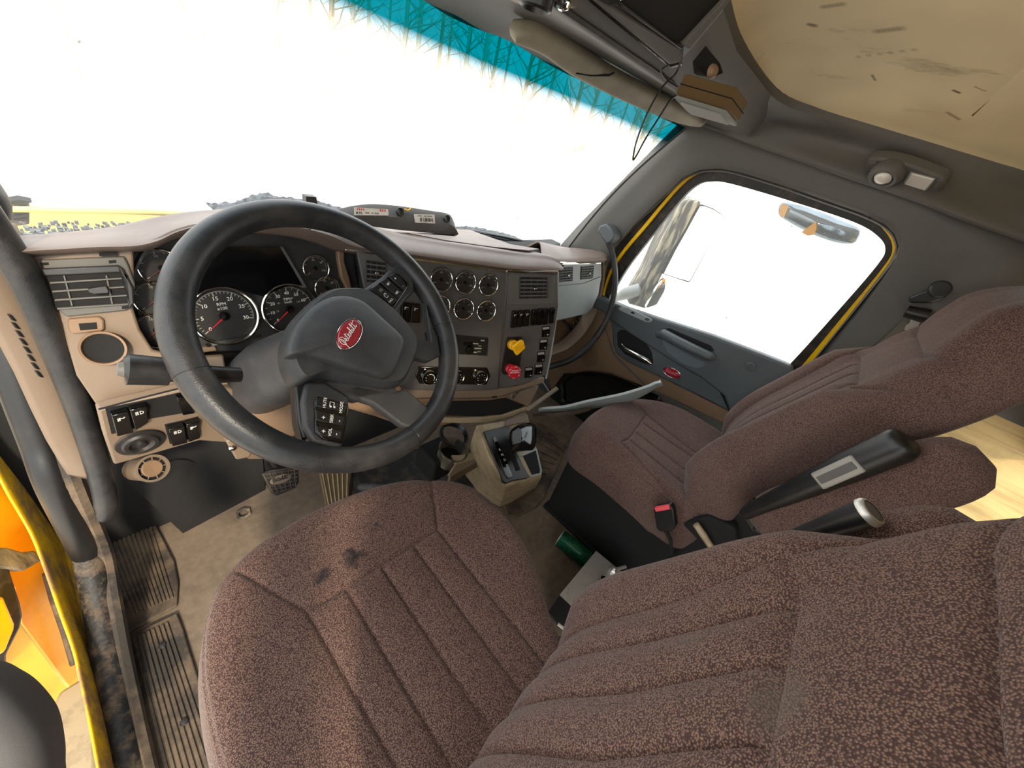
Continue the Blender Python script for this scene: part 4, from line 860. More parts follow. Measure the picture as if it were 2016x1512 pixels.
mid = [(1192, 600), (1200, 552), (1228, 508), (1276, 452), (1332, 383), (1368, 351), (1402, 344), (1446, 349), (1566, 385), (1688, 426), (1742, 455), (1757, 492), (1736, 530), (1662, 620), (1572, 728), (1548, 745), (1500, 725), (1400, 690), (1300, 655), (1230, 625)]
sealL = [(1186, 605), (1196, 545), (1222, 498), (1270, 440), (1326, 374), (1362, 342), (1402, 335), (1450, 340), (1570, 376), (1694, 417), (1750, 446), (1767, 490), (1746, 535), (1672, 630), (1584, 738), (1552, 765), (1500, 745), (1400, 710), (1300, 675), (1222, 640)]
wy = lambda a: .25 if (a[1] < 425 and a[0] > 1370) else (.5 if a[0] < 1400 else 1.0)
midy = [(a[0] + (b[0] - a[0]) * wy(a), a[1] + (b[1] - a[1]) * wy(a)) for a, b in zip(sealL, mid)]
sealO = [(p[0] + 16 * (p[0] - 1470) / math.hypot(p[0] - 1470, p[1] - 560), p[1] + 16 * (p[1] - 560) / math.hypot(p[0] - 1470, p[1] - 560)) for p in sealL]
bandpx(sealO, sealL, -.03, 'door_seal', M['rubber'], d1)
bandpx(sealL, midy, -.018, 'yellow_frame', M['yellow'], d1)
bandpx(midy, glass, -.028, 'window_frame', M['rubber'], d1, t=.02)
wg = MB().prism([W(p.x, p.y, -.04) for p in loopsm([(x + (x - 1460) * .01, y + (y - 540) * .01) for x, y in glass], 80)], (.004, 0, 0)).build('window_2', M['glass'], None, smooth=False); wg['kind'] = 'structure'
# door trim below the glass
DP = Plane((1.585, .3, .6), (0, -1, 0), (0, 0, 1))
DP.slab([(1160, 560), (1197, 590), (1300, 634), (1400, 668), (1500, 705), (1545, 720), (1600, 760), (1540, 830), (1500, 880), (1470, 1010), (1100, 960), (1060, 760), (1120, 640), (1150, 600)], 'door_skin', M['door'], d1, h=-.03, t=.03)
DP.slab([(1180, 600), (1197, 622), (1205, 650), (1208, 680), (1225, 700), (1300, 738), (1330, 758), (1440, 812), (1438, 834), (1430, 836), (1285, 768), (1200, 735), (1110, 735), (1085, 770), (1070, 700), (1120, 680)], 'tan_insert', M['tanw'], d1, h=-.012, t=.02, bevel=.003)
beltP = [(1150, 578), (1180, 585), (1210, 598), (1290, 625), (1400, 660), (1500, 698), (1545, 716), (1558, 722), (1562, 735), (1540, 780), (1500, 832), (1470, 850), (1442, 840), (1436, 812), (1425, 780), (1380, 745), (1340, 722), (1290, 690), (1240, 658), (1200, 630), (1183, 612), (1150, 600)]
DP.slab(beltP, 'armrest_panel', M['door'], d1, h=.012, t=.04, bevel=.010, segs=4)
DP.slab([c8(530, 650), c8(640, 660), c8(780, 740), c8(860, 820), c8(1000, 930), c8(1150, 1010), c8(1250, 1120), c8(1325, 1270), c8(1150, 1180), c8(900, 1060), c8(640, 940), c8(560, 880), c8(535, 800)], 'lower_panel', M['door'], d1, h=.0, t=.02, bevel=.006, segs=3)
DP.slab([c8(565, 740), c8(590, 718), c8(640, 725), c8(770, 820), c8(800, 870), c8(812, 940), c8(795, 960), c8(740, 945), c8(620, 885), c8(570, 830)], 'handle_recess', M['void'], d1, h=.0015, t=.01, bevel=.002)
MB().tube([DP.p(*c8(*p), h_) for p, h_ in (((600, 818), .004), ((625, 850), .02), ((700, 888), .026), ((770, 925), .022), ((795, 945), .006))], [.006, .010, .010, .010, .006], 14).build('door_handle', M['chrome'], d1)
b_ = DP.p(*c8(937, 1010), .003)
du = (DP.p(*c8(990, 1030), 0) - DP.p(*c8(885, 985), 0)).normalized(); dv = DP.N.cross(du)
if dv.z < 0: dv = -dv
dU = du if du.cross(dv).dot(DP.N) > 0 else -du
de = ell(MB().lathe([(0, .002), (.0225, .002), (.025, 0), (.026, -.006)], (0, 0, 0), (0, 0, 1), 40), b_, dU, dv, DP.N, 1.45, .78).build('emblem', M['emblem'], d1)
ell(MB().loft([[Vector((math.cos(a) * (.0262 + .001 * math.cos(b)), math.sin(a) * (.0262 + .001 * math.cos(b)), .001 * math.sin(b))) for b in [2 * PI * k / 8 for k in range(8)]] for a in [2 * PI * j / 48 for j in range(49)]], cap=False), b_, dU, dv, DP.N, 1.45, .78).build('emblem_rim', M['chrome'], de)
strokes(SCRIPT, b_ + DP.N * .0025 - dv * .004, dU, dv + dU * .12, .0062, .0008, mat('emblem_print', (200, 110, 118), .4), de)
# grab scoop
DP.slab([c8(862, 790), c8(880, 785), c8(1000, 860), c8(1100, 915), c8(1165, 935), c8(1150, 975), c8(1100, 985), c8(1000, 950), c8(900, 870)], 'map_pocket', mat('pocket_grey', (88, 98, 102), .5), d1, h=.0135, t=.01, bevel=.003)  # pocket in a slightly lighter grey than the door
MB().tube([DP.p(*c8(*p), h_) for p, h_ in (((850, 750), .008), ((880, 745), .030), ((960, 790), .040), ((1080, 850), .040), ((1190, 900), .030), ((1215, 905), .008))], [.018, .020, .020, .020, .019, .014], 14).build('pull_bar', M['door'], d1)
DP.slab([c8(885, 712), c8(920, 708), c8(1200, 825), c8(1225, 860), c8(1200, 872), c8(1050, 800), c8(900, 735)], 'pull_slot', M['void'], d1, h=.0135, t=.01, bevel=.002)
swp = DP.slab([c8(570, 578), c8(590, 562), c8(640, 568), c8(790, 640), c8(808, 655), c8(790, 672), c8(760, 670), c8(600, 598)], 'window_switch_panel', M['silver'], d1, h=.016, t=.006, bevel=.003)
DP.slab([c8(748, 648), c8(765, 636), c8(790, 646), c8(772, 660)], 'window_switch', M['door'], swp, h=.020, t=.006, bevel=.001)
DP.slab([c8(655, 602), c8(668, 596), c8(688, 606), c8(676, 613)], 'lock_switch', M['void'], swp, h=.018, t=.004)
for q in ((1470, 966),):
    MB().lathe([(0, .001), (.008, .001), (.010, .004), (.016, .003), (.018, -.002)], DP.p(*c8(*q), .014), DP.N, 24).build('screw_cap', M['door'], d1)
spk = Plane((1.58, .4, .3), (0, -1, 0), (0, 0, 1))
rows = []
pk = [cd_(*p) for p in ((235, 900), (300, 830), (400, 785), (560, 762), (760, 780), (940, 830), (1150, 930), (1320, 1010), (1400, 1060), (1300, 1130), (900, 1150), (500, 1150), (260, 1120), (240, 1000))]
pA = spline([(a, b, 0) for a, b in pk], 60, True); pc = sum(pA, Vector()) / 60
rows = [[spk.p(*(pc + (p - pc) * s)[:2], h_) for p in pA] for s, h_ in ((1, -.02), (1, .022), (.96, .03), (.9, .022), (.84, -.0), (.6, -.012), (.3, -.012), (.02, -.012))]
MB().loft(rows, cap=False).build('door_pocket', M['black'], d1)
pg = MB()
for k in range(140):
    r = .055 * math.sqrt((k + .5) / 140); a = k * 2.39996
    c = DP.p(1160, 703, -.0108) + DP.U * r * math.cos(a) * .9 + DP.V * r * math.sin(a)
    pg.prism([c + DP.U * .0022 * math.cos(t) + DP.V * .0022 * math.sin(t) for t in (0, 1.2566, 2.513, 3.77, 5.026)], DP.N * .0006)
pg.build('speaker_holes', mat('speaker_hole', (96, 74, 56), .8), d1)
DP.slab([(1110, 735), (1200, 735), (1285, 768), (1430, 836), (1425, 850), (1440, 1020), (1100, 960), (1060, 860), (1075, 775)], 'kick_carpet', M['carpet'], d1, h=-.018, t=.02)

# seams on the pillar mouldings
def groove(pts, name='trim_3', m='void', r=.0022, off=.001):
    o = MB().tube([W(x, y, off) for x, y in pts], r, 5).build(name, M[m]); o['kind'] = 'structure'
groove([(1322, 291), (1336, 308), (1357, 343)])
groove([c for c in (cr(1105, 1190), cr(1060, 1250), cr(978, 1355))], 'trim_4')
groove([(2016, 535), (1990, 545), (1970, 575)], 'trim_5')
# roof side rail with the reading lamp
RL = [(1385, 243), (1420, 255), (1470, 275), (1551, 303), (1650, 338), (1740, 368), (1822, 397), (1900, 428), (2016, 468), (2100, 500)]
RU = [(1420, 20), (1450, 100), (1520, 190), (1603, 228), (1700, 258), (1800, 288), (1900, 318), (1960, 336), (2016, 352), (2100, 380)]
def up(px, py): return on(px, py, (1.42, 0, 1.405), (.12, 0, 1))
a_ = spline([(x, y, 0) for x, y in RL], 60); b_2 = spline([(x, y, 0) for x, y in RU], 60); rows = []
for p, q in zip(a_, b_2):
    L = W(p.x, p.y, .03); U_ = up(q.x, q.y); m_ = L.lerp(U_, .5) + Vector((.02, 0, .018))
    rows.append(spline([W(p.x, p.y + 2, -.01), L + Vector((0, 0, -.004)), L + Vector((-.006, 0, .006)), L.lerp(U_, .25) + Vector((.012, 0, .012)), m_, U_, U_ + Vector((0, 0, .03))], 20))
MB().loft(rows, closed=False).build('trim_6', M['trim'], solid=.004)['kind'] = 'structure'
g1 = cr(630, 735), cr(560, 830), cr(478, 945)
MB().tube([on(x, y, (1.47, .25, 1.375), (.5, 0, 1)) + Vector((-.0, 0, 0)) for x, y in g1], .003, 6).build('trim_7', M['void'])['kind'] = 'structure'
# reading lamp
LN = Plane(on(*cr(1190, 1100), (1.46, 0, 1.335), (.75, 0, 1)), (0, -1, 0), (-1, 0, .75))
lm = thing('reading_lamp', 'grey roof lamp with a round swivel spot and a square lens, above the passenger window', 'lamp', LN.P)
LN.slab([cr(945, 1060), cr(970, 985), cr(1040, 985), cr(1090, 990), cr(1180, 1010), cr(1270, 1040), cr(1430, 1100), cr(1450, 1120), cr(1440, 1160), cr(1400, 1205), cr(1350, 1212), cr(1180, 1165), cr(1060, 1140), cr(970, 1095)], 'lamp_housing', M['trim'], lm, h=.012, t=.03, bevel=.006, segs=3)
c = LN.p(*cr(1085, 1080), .022)
ey = MB().lathe([(.034, -.014), (.036, .0), (.034, .010), (.028, .016), (.022, .016), (.020, .010), (.018, .010)], c, LN.N, 32).build('swivel_ring', M['trim'], lm)
MB().lathe([(0, .024), (.008, .023), (.014, .019), (.020, .010)], c, LN.N + LN.U * -.2, 28).build('spot_lens', M['lens'], ey)
sq = LN.slab([cr(1232, 1070), cr(1390, 1112), cr(1328, 1195), cr(1178, 1150)], 'lens_frame', M['silver'], lm, h=.015, t=.006, bevel=.002)
LN.slab([cr(1240, 1078), cr(1380, 1115), cr(1325, 1185), cr(1190, 1147)], 'square_lens', M['lens'], sq, h=.0175, t=.005, bevel=.002)
LN.slab([cr(975, 1010), cr(1025, 1005), cr(1010, 1060), cr(962, 1062)], 'lamp_button', M['trim'], lm, h=.015, t=.008, bevel=.0015)
LN.slab([cr(1400, 1115), cr(1435, 1125), cr(1400, 1175), cr(1370, 1170)], 'lamp_button', M['trim'], lm, h=.015, t=.008, bevel=.0015)
MB().prism([W(*cr(*p), .006) for p in ((1015, 1190), (1095, 1195), (1045, 1270), (985, 1255))], (.012, 0, 0)).build('trim_8', M['trim'], bevel=.002)['kind'] = 'structure'
# ---- ceiling
b_3 = spline([(x, y, 0) for x, y in RU], 50); E1 = [up(p.x, p.y) for p in b_3]
rows = []
for k, p in enumerate(E1):
    inner = Vector((min(p.x - .1, .75), p.y + (-.10 if p.y > 0 else 0) , 1.50))
    rows.append([p, p + Vector((-.01, -.004, .022)), p.lerp(inner, .25) + Vector((0, 0, .05)), p.lerp(inner, .6) + Vector((0, 0, .06)), Vector((.72, min(p.y, .30), 1.56)), Vector((.3, min(p.y, .30), 1.54)), Vector((-.06, min(p.y, .30), 1.46))])
rr = [spline(r, 22) for r in rows]
MB().loft(rr, closed=False).build('ceiling', M['head'], solid=.004)['kind'] = 'structure'
MB().box((.7, -.38, 1.60), (1.9, .6, .02)).box((1.66, .2, .3), (.04, 1.8, .68)).box((1.62, -.45, .42), (.04, .5, .84)).box((.6, .1, 1.62), (1.9, 1.2, .02)).build('sky_block', M['void'])['kind'] = 'structure'  # black roof and side boxes added to block the sky
MB().tube([cr_ + Vector((0, 0, .002)) for cr_ in [on(*cr(x, y), (0, 0, 1.535), (0, 0, 1)) for x, y in ((820, 160), (960, 205), (1200, 262), (1500, 320), (1800, 395), (1990, 450))]], .003, 6) if 0 else None

# ---- windshield and header
Wb = spline([(-.12, .93, .85), (.0, .98, .85), (.18, 1.06, .85), (.42, 1.11, .845), (.72, 1.13, .84), (1.05, 1.09, .835), (1.28, 1.01, .83), (1.40, .93, .83), tuple(X(1118, 489, 1.445))], 60)
Wt = spline([(-.14, .60, 1.33), (.0, .64, 1.345), (.22, .70, 1.35), (.53, .75, 1.35), (.80, .755, 1.35), (1.08, .73, 1.35), (1.27, .685, 1.345), (1.38, .648, 1.335), tuple(X(1350, 252, 1.44))], 60)
b = MB(); nW = 24
rows = [[Wb[i].lerp(Wt[i], j / (nW - 1)) + Vector((0, .02 * math.sin(PI * j / (nW - 1)), .015 * math.sin(PI * j / (nW - 1)))) for j in range(nW)] for i in range(60)]
b.loft(rows, closed=False); me = b.mesh(); uvl = me.uv_layers.new(name='UVMap')
for lp_ in me.loops: uvl.data[lp_.index].uv = ((lp_.vertex_index // nW) / 59, (lp_.vertex_index % nW) / (nW - 1))
wo = obj('window_1', me, M['windshield'], None); wo['kind'] = 'structure'
# black edge of the pane down the right pillar and the pillar cover
pr = [rows[-1][j] for j in range(nW)]
MB().tube(pr, .004, 6).build('trim_10', M['rubber'])['kind'] = 'structure'
# header moulding from the glass back to the overhead console
hp = [(820, -20), (850, 0), (885, 22), (940, 47), (1000, 70), (1100, 130), (1200, 175), (1300, 225), (1352, 250)]
hd = spline([(x, y, 0) for x, y in hp], 40)
def hz(t): return 1.35 - .012 * max(0, (t - .6) / .4)
cons = [(1040, -40), (1070, -14), (1108, 16), (1160, 55), (1220, 95), (1280, 135), (1331, 170), (1395, 215), (1440, 250)]
cd2 = spline([(x, y, 0) for x, y in cons], 40); rows = []
for i, (p, q) in enumerate(zip(hd, cd2)):
    A = Z(p.x, p.y, hz(i / 39)); B = Z(q.x, q.y, 1.352); rows.append(spline([A + Vector((0, .02, .02)), A, A + Vector((0, -.012, -.003)), A.lerp(B, .3) + Vector((0, 0, .010)), A.lerp(B, .7) + Vector((0, 0, .014)), B, B + Vector((0, -.002, .02))], 18))
MB().loft(rows, closed=False).build('trim_11', M['trim'], solid=.004)['kind'] = 'structure'
# overhead console: fascia, two ledges, open black cubby
oc = thing('overhead_console', 'grey overhead storage shelf above the windshield with a black open cubby', 'shelf', (.65, .40, 1.36))
CP = Plane((.65, .405, 1.36), (1, 0, 0), (0, -.55, 1))
CP.slab([(1108, 16), (1331, 172), (1400, 222), (1460, 260), (1520, 300), (1600, 225), (1520, 190), (1450, 100), (1425, 20), (1335, 125), (1318, 124), (1167, 0), (1120, -40), (1040, -40)], 'fascia', M['trim'], oc, t=.012)
def xline(pl, a, b, h, r, name, m, e=0): return MB().tube([pl.p(*a, h), pl.p(*b, h)], r, 10).build(name, m, oc)
CP.slab([(1040, -30), (1108, 10), (1331, 164), (1333, 176), (1105, 24), (1030, -25)], 'lower_bead', M['rubber'], oc, h=.004, t=.01, bevel=.001)
CP.slab([co(1100, -20), co(1230, 60), co(1480, 215), co(1600, 290), co(1600, 375), co(1520, 395), co(1060, 10)], 'ledge', M['trim'], oc, h=.014, t=.02, bevel=.006)
CP.slab([co(1050, 0), co(1500, 372), co(1530, 400), co(1600, 380), co(1598, 398), co(1525, 412), co(1040, 12)], 'ledge_bead', M['gloss'], oc, h=.012, t=.012, bevel=.001)
CP.slab([co(1240, -60), co(1240, 30), co(1560, 262), co(1620, 260), co(1880, -20), co(1900, -80)], 'cubby', M['void'], oc, h=.015, t=.004)
CP.slab([co(1232, 18), co(1560, 262), co(1600, 288), co(1590, 300), co(1228, 50)], 'cubby_lip', M['black'], oc, h=.020, t=.010, bevel=.002)
CP.slab([co(1600, 270), co(1615, 262), co(1875, -15), co(1905, -50), co(1920, -30), co(1860, 40), co(1640, 300)], 'cubby_side', M['trim'], oc, h=.022, t=.015, bevel=.003)
CP.slab([co(1090, -30), co(1235, -40), co(1232, 30), co(1165, 40)], 'latch_block', M['void'], oc, h=.022, t=.01, bevel=.003)
# coat hook and cup lamp on the header
HP = Plane((.55, .55, 1.347), (1, 0, 0), (0, -1, 0))
hk = thing('coat_hook', 'small black hook ring on the overhead header above the windshield', 'hook', HP.p(*co(878, 10), 0))
MB().tube(spline([HP.p(*co(*p), h_) for p, h_ in (((845, 0), .004), ((860, 35), .012), ((885, 45), .014), ((912, 30), .012), ((900, -10), .004))], 20), .0035, 8).build('hook_ring', M['chrome'], hk)
MB().box(HP.p(*co(885, -8), .003), (.03, .02, .008)).build('hook_base', M['trim'], hk, bevel=.002)
ol = thing('map_lamp', 'tan lamp housing with round dark spot, cut by the top edge of the photo', 'lamp', HP.p(*co(720, 0), 0))
HP.slab([co(490, -20), co(650, 45), co(720, 62), co(780, 50), co(785, 10), co(780, -60), co(480, -60)], 'lamp_housing', M['tan'], ol, h=.014, t=.02, bevel=.006)
MB().lathe([(.0, .004), (.013, .003), (.015, .008), (.019, .006), (.02, -.004)], HP.p(*co(722, 2), .016), HP.N, 28).build('swivel_spot', M['black'], ol)
# sun visor
vi = thing('sun_visor', 'long grey padded sun visor folded up along the top of the windshield', 'sun visor', (.9, .58, 1.33))
vt_ = spline([(1003, 55, 0), (1030, 49, 0), (1080, 56, 0), (1140, 92, 0), (1210, 138, 0), (1300, 185, 0), (1370, 222, 0), (1391, 236, 0)], 60)
vb_ = spline([(1004, 68, 0), (1028, 80, 0), (1068, 100, 0), (1120, 138, 0), (1200, 180, 0), (1290, 220, 0), (1350, 240, 0), (1390, 241, 0)], 60)
VP_ = Plane((.95, .60, 1.325), (1, -.15, .0), (0, -.75, .55)); rows = []
for i, (p, q) in enumerate(zip(vt_, vb_)):
    A = VP_.p(p.x, p.y); B = VP_.p(q.x, q.y); m_ = (A + B) / 2; h_ = .014 * min(1, i / 4, (59 - i) / 4) + .002; u = (B - A) / 2
    rows.append([m_ + u * math.copysign(abs(math.cos(t)) ** .7, math.cos(t)) + VP_.N * h_ * math.copysign(abs(math.sin(t)) ** .7, math.sin(t)) for t in [2 * PI * k / 20 for k in range(20)]])
vv = MB().loft(rows).build('visor_panel', mat('visor_grey', (150, 142, 124), .6, bump=(300, .3, .0005), dirt=(8, (90, 84, 74), .5, .45, .75)), vi)
MB().tube([VP_.p(*co(*p), .015) for p in ((960, 438), (1050, 452), (1160, 452), (1190, 435))], .0022, 6).build('visor_seam', M['void'], vi)
# CB speaker box hanging from a bracket, with its wire
cb = thing('cb_speaker', 'small brown speaker box with light face, hanging from a bracket beside the overhead shelf', 'speaker', (.87, .33, 1.33))
CX = (.86, .335, 1.335)
q1, q2, q3, q4 = [on(*co(*p), CX, (-.3, -.5, -.2)) for p in ((1555, 560), (1615, 435), (1930, 520), (1870, 655))]
cen = (q1 + q2 + q3 + q4) / 4
fN = Vector((-.45, -.75, .15)).normalized()
BP = Plane(cen, q4 - q1, q2 - q1)
dep = on(*co(1925, 740), q4, BP.U.cross(Vector((0, 0, 1)))) - q4
dn = (on(*co(1600, 620), q1, (0, 1, 0)) - q1)
fa_, fb_ = on(*co(1555, 560), CX, (-.3, -.5, -.2)), on(*co(1870, 655), CX, (-.3, -.5, -.2))
D = Vector(CAM) + (q4 - Vector(CAM)).length * 1.05 * Vector(ray(*[a + b for a, b in zip(co(1870, 655), (22, 28))])).normalized() - q4
MB().prism([q1, q4, q3, q2], D).build('speaker_box', M['velour'], cb, bevel=.003)
MB().prism([q1.lerp(q2, .47) + BP.N * .0006, q4.lerp(q3, .47) + BP.N * .0006, q4.lerp(q3, .50) + BP.N * .0006, q1.lerp(q2, .50) + BP.N * .0006], D * 1.015).build('box_joint', M['void'], cb)
e1 = (q1 - q2).normalized()
fr_ = MB().prism([q1 + e1 * .001, q4 + e1 * .001, q4 + e1 * .001 + D, q1 + e1 * .001 + D], e1 * .006).build('speaker_face', M['silver'], cb, bevel=.002)
MB().prism([q1 + e1 * .008 + (q4 - q1) * .12 + D * .12, q4 + e1 * .008 - (q4 - q1) * .12 + D * .12, q4 + e1 * .008 - (q4 - q1) * .12 + D * .85, q1 + e1 * .008 + (q4 - q1) * .12 + D * .85], e1 * .002).build('speaker_grille', mat('grille', (168, 170, 168), .5), fr_)
MB().prism([on(*co(*p), (.89, .37, 1.37), (-.3, -.5, -.3)) for p in ((1645, 300), (1690, 250), (1740, 270), (1830, 380), (1850, 440), (1780, 470), (1730, 450), (1640, 350))], (0, .03, .0)).build('bracket', M['carpet'], cb, bevel=.002)
MB().lathe([(0, .010), (.006, .009), (.010, .004), (.011, 0)], on(*co(1775, 430), (.88, .33, 1.37), (-.3, -.5, -.3)), (-.3, -.8, .1), 16).build('thumb_screw', M['tanw'], cb)
wr = cb
wp = [co(1600, 290), co(1590, 360), co(1560, 440), co(1490, 510), co(1430, 600), co(1370, 720), co(1320, 860), co(1302, 955), co(1320, 940), co(1380, 830), co(1450, 720), co(1520, 610), co(1560, 575)]
MB().tube(spline([on(x, y, (.85, .33, 1.3), (.35, .9, 0)) for x, y in wp], 90), .0016, 6).build('wire', M['black'], wr)
MB().tube(spline([on(*co(*p), (.80, .36, 1.36), (.35, .9, 0)) for p in ((1515, 390), (1475, 420), (1485, 450), (1520, 490), (1570, 520))], 20), .0014, 6).build('wire', M['black'], wr)

# ---- grab handles
gh = thing('grab_handle', 'long curved black grab handle on the right pillar beside the passenger dash', 'grab handle', Y(1200, 470, .68))
gp = [(1194, 466), (1206, 500), (1211, 545), (1208, 585), (1196, 625), (1176, 660), (1150, 690), (1120, 710), (1088, 720), (1074, 724)]
MB().tube(spline([X(x, y, q) for (x, y), q in zip(gp, (1.49, 1.51, 1.525, 1.53, 1.52, 1.49, 1.44, 1.39, 1.34, 1.31))], 60), [.0125] * 30 + [.014] * 30, 14).build('handle_bar', M['leather'], gh)
MB().prism([X(x, y, 1.475) for x, y in (c8(430, 50), c8(445, 15), c8(490, 0), c8(520, 25), c8(548, 70), c8(545, 105), c8(520, 130), c8(495, 140), c8(465, 110))], (.06, 0, 0)).build('handle_mount', M['door'], gh, bevel=.008, segs=3)
gl = thing('grab_handle', 'thick black grab handle running down beside the driver door opening, left edge of photo', 'grab handle', (-.07, .8, .5))
lp_ = [(-60, 380, -.055), (-20, 440, -.057), (20, 500, -.06), (60, 570, -.064), (100, 660, -.07), (140, 760, -.078), (172, 850, -.087), (196, 930, -.094), (208, 985, -.099), (206, 1012, -.10), (192, 1026, -.105)]
def lw(px, py, x):
    return on(px, py, (x, .80, .7), (.25, -.97, 0))
MB().tube(spline([lw(x, y, z_) for x, y, z_ in lp_], 70), [.0175] * 58 + [.016, .0155, .015, .015, .0145, .014, .013, .012, .010, .008, .005, .002], 18).build('handle_bar', M['leather'], gl)
# tan hinge-pillar cover with louvres
TP = Plane((-.10, .84, .6), (.6, .5, 0), (0, .1, 1))
tpan = thing('pillar_cover', 'tan vented cover on the left door pillar behind the black grab handle', 'pillar cover', TP.p(100, 700))
MB().loft([[TP.p(x0 + (x1 - x0) * f, y, 0) + TP.N * (.02 * math.sin(PI * f)) for f in [k / 10 for k in range(11)]] for x0, x1, y in ((-160, 20, 440), (-90, 70, 540), (-20, 105, 640), (28, 140, 730), (60, 168, 800), (90, 185, 860), (118, 190, 905), (135, 186, 928), (165, 178, 936))], closed=False).build('cover_panel', M['tan'], tpan, solid=.006)
for k in range(8):
    x, y = c1(50 + k * 29, 975 + k * 60)
    MB().prism([TP.p(*q, .0195) for q in ((x, y), (x + 5, y + 3), (x + 15, y + 14), (x + 9, y + 12))], TP.N * .003).build('louvre', M['void'], tpan)
# black weather strip along the door opening
ws = [(-40, 520, -.07, .90), (0, 640, -.085, .90), (40, 760, -.11, .90), (80, 870, -.135, .90), (112, 960, -.15, .90), (135, 1030, -.165, .88), (150, 1120, -.19, .80), (168, 1230, -.21, .70), (186, 1340, -.225, .58), (205, 1440, -.232, .48), (222, 1530, -.238, .40)]
def wsp(px, py): return on(px, py, (-.13, .85, .5), (.4, -.9, .2))
pts = [wsp(x, y) for x, y, _, _ in ws[:5]] + [Vector((-.172, .86, .21)), Vector((-.190, .79, .12)), Vector((-.205, .69, .06)), Vector((-.212, .58, .035)), Vector((-.215, .48, .03)), Vector((-.217, .3, .03)), Vector((-.217, 0, .03))]
MB().tube(spline(pts[:6], 40), .026, 12).build('trim_19', M['black'])['kind'] = 'structure'
MB().tube(spline(pts[5:], 60), .026, 12).build('trim_12', mat('dusty_seal', (30, 28, 26), .6, bump=(60, .6, .004), dirt=(26, (118, 98, 76), .6, .48, .62)))['kind'] = 'structure'
MB().tube([p + Vector((.022, -.01, -.0)) for p in spline(pts, 60)], .016, 8).build('trim_13', M['matrub'])['kind'] = 'structure'
# yellow sill and door jamb outside the strip
yp = [(-60, 820), (0, 900), (40, 975), (80, 1050), (104, 1115), (133, 1210), (158, 1290), (183, 1400), (206, 1512), (218, 1580)]
wd_ = [60, 56, 54, 46, 42, 34, 28, 30, 34, 36]
rows = []
for (x, y), w_ in zip([tuple(p)[:2] for p in spline([(a, b, 0) for a, b in yp], 40)], np.interp(np.linspace(0, 9, 40), range(10), wd_)):
    a = X(x - w_ / 2, y, -.235); b2 = X(x + w_ / 2 + 6, y, -.235)
    rows.append([a, a.lerp(b2, .5) + Vector((.003, 0, .003)), b2, b2 + Vector((.02, 0, -.02))])
js = MB().loft(rows, closed=False).build('trim_14', mat('dusty_yellow', (232, 180, 14), .45, dirt=(9, (150, 116, 76), .9, .42, .58)), solid=.004); js['kind'] = 'structure'

# ================================================================ THINGS ON THE FLOOR
def ribbed(name, poly, dirpx, n, h, m, label, cat, rim=True, t=.008):
    P_ = [Z(x, y, 0) for x, y in poly]
    r = thing(name, label, cat, sum(P_, Vector()) / len(P_))
    MB().prism([p + Vector((0, 0, .002)) for p in P_], (0, 0, t)).build('mat_base', m, r, bevel=.003)
    b = MB()
    a0, a1, b0, b1 = [Z(x, y, 0) for x, y in dirpx]     # ribs run a->b between two edges
    for k in range(n):
        f = (k + .5) / n; p, q = a0.lerp(a1, f), b0.lerp(b1, f); s = (a1 - a0).normalized() * .0028
        b.prism([p - s + Vector((0, 0, t)), p + s + Vector((0, 0, t)), q + s + Vector((0, 0, t)), q - s + Vector((0, 0, t))], (0, 0, .006))
    b.build('ribs', m, r, bevel=.0012)
    return r
r = ribbed('step_mat', [(190, 1060), (225, 1010), (268, 985), (300, 1020), (345, 1108), (353, 1150), (350, 1195), (250, 1250), (232, 1240), (205, 1150)], [(262, 1215), (345, 1180), (200, 1065), (300, 1030)], 11, .006, M['matrub'], 'dusty ribbed black rubber mat in the front of the driver door step well', 'mat')
r = ribbed('step_mat', [(236, 1262), (258, 1252), (345, 1212), (350, 1209), (362, 1240), (445, 1512), (470, 1600), (310, 1600), (288, 1500), (250, 1330)], [(262, 1262), (335, 1228), (335, 1560), (440, 1540)], 8, .006, M['matrub'], 'long dusty ribbed rubber mat between the door sill and the driver seat', 'mat')
for px, py in ((320, 1270), (363, 1421)):
    MB().lathe([(0, .004), (.006, .003), (.008, 0)], Z(px, py, .014), (0, 0, 1), 16).build('screw', M['rubber'], r)
sp = MB().prism([Z(x, y, .0) for x, y in ((214, 1290), (240, 1296), (258, 1360), (300, 1560), (240, 1560), (226, 1400))], (0, 0, .012)).build('trim_15', M['beige'], bevel=.003); sp['kind'] = 'structure'
MB().prism([Z(x, y, .004) for x, y in ((150, 1010), (172, 1010), (215, 1140), (240, 1262), (252, 1270), (256, 1230), (212, 1130), (190, 1065))], (0, 0, .05)).build('trim_16', M['matrub'], bevel=.006)['kind'] = 'structure'
# centre mat
mt = ribbed('floor_mat', [(905, 915), (960, 860), (1045, 828), (1120, 862), (1108, 900), (1068, 985), (1055, 1000), (1015, 1020), (1000, 1016), (985, 985)], [(1000, 985), (1060, 830), (1055, 960), (1118, 880)], 9, .006, M['matrub'], 'worn ribbed floor mat around the gear selector console', 'mat')
# hex nut on the floor
nu = thing('hex_nut', 'large thin steel hex nut lying on the dusty floor behind the brake pedal', 'nut', Z(480, 1012, 0))
c = Z(480, 1012, .003); n6 = 36
A = []; Bq = []
for k in range(n6):
    a = 2 * PI * k / n6 + .3; aa = ((a - .3) % (PI / 3)) - PI / 6; r6 = .0185 / math.cos(aa)
    A.append(c + Vector((math.cos(a) * r6, math.sin(a) * r6, 0))); Bq.append(c + Vector((math.cos(a) * .0135, math.sin(a) * .0135, 0)))
MB().ring(A, Bq, (0, 0, .007)).build('nut_body', M['dirtyblack'], nu, bevel=.0008)
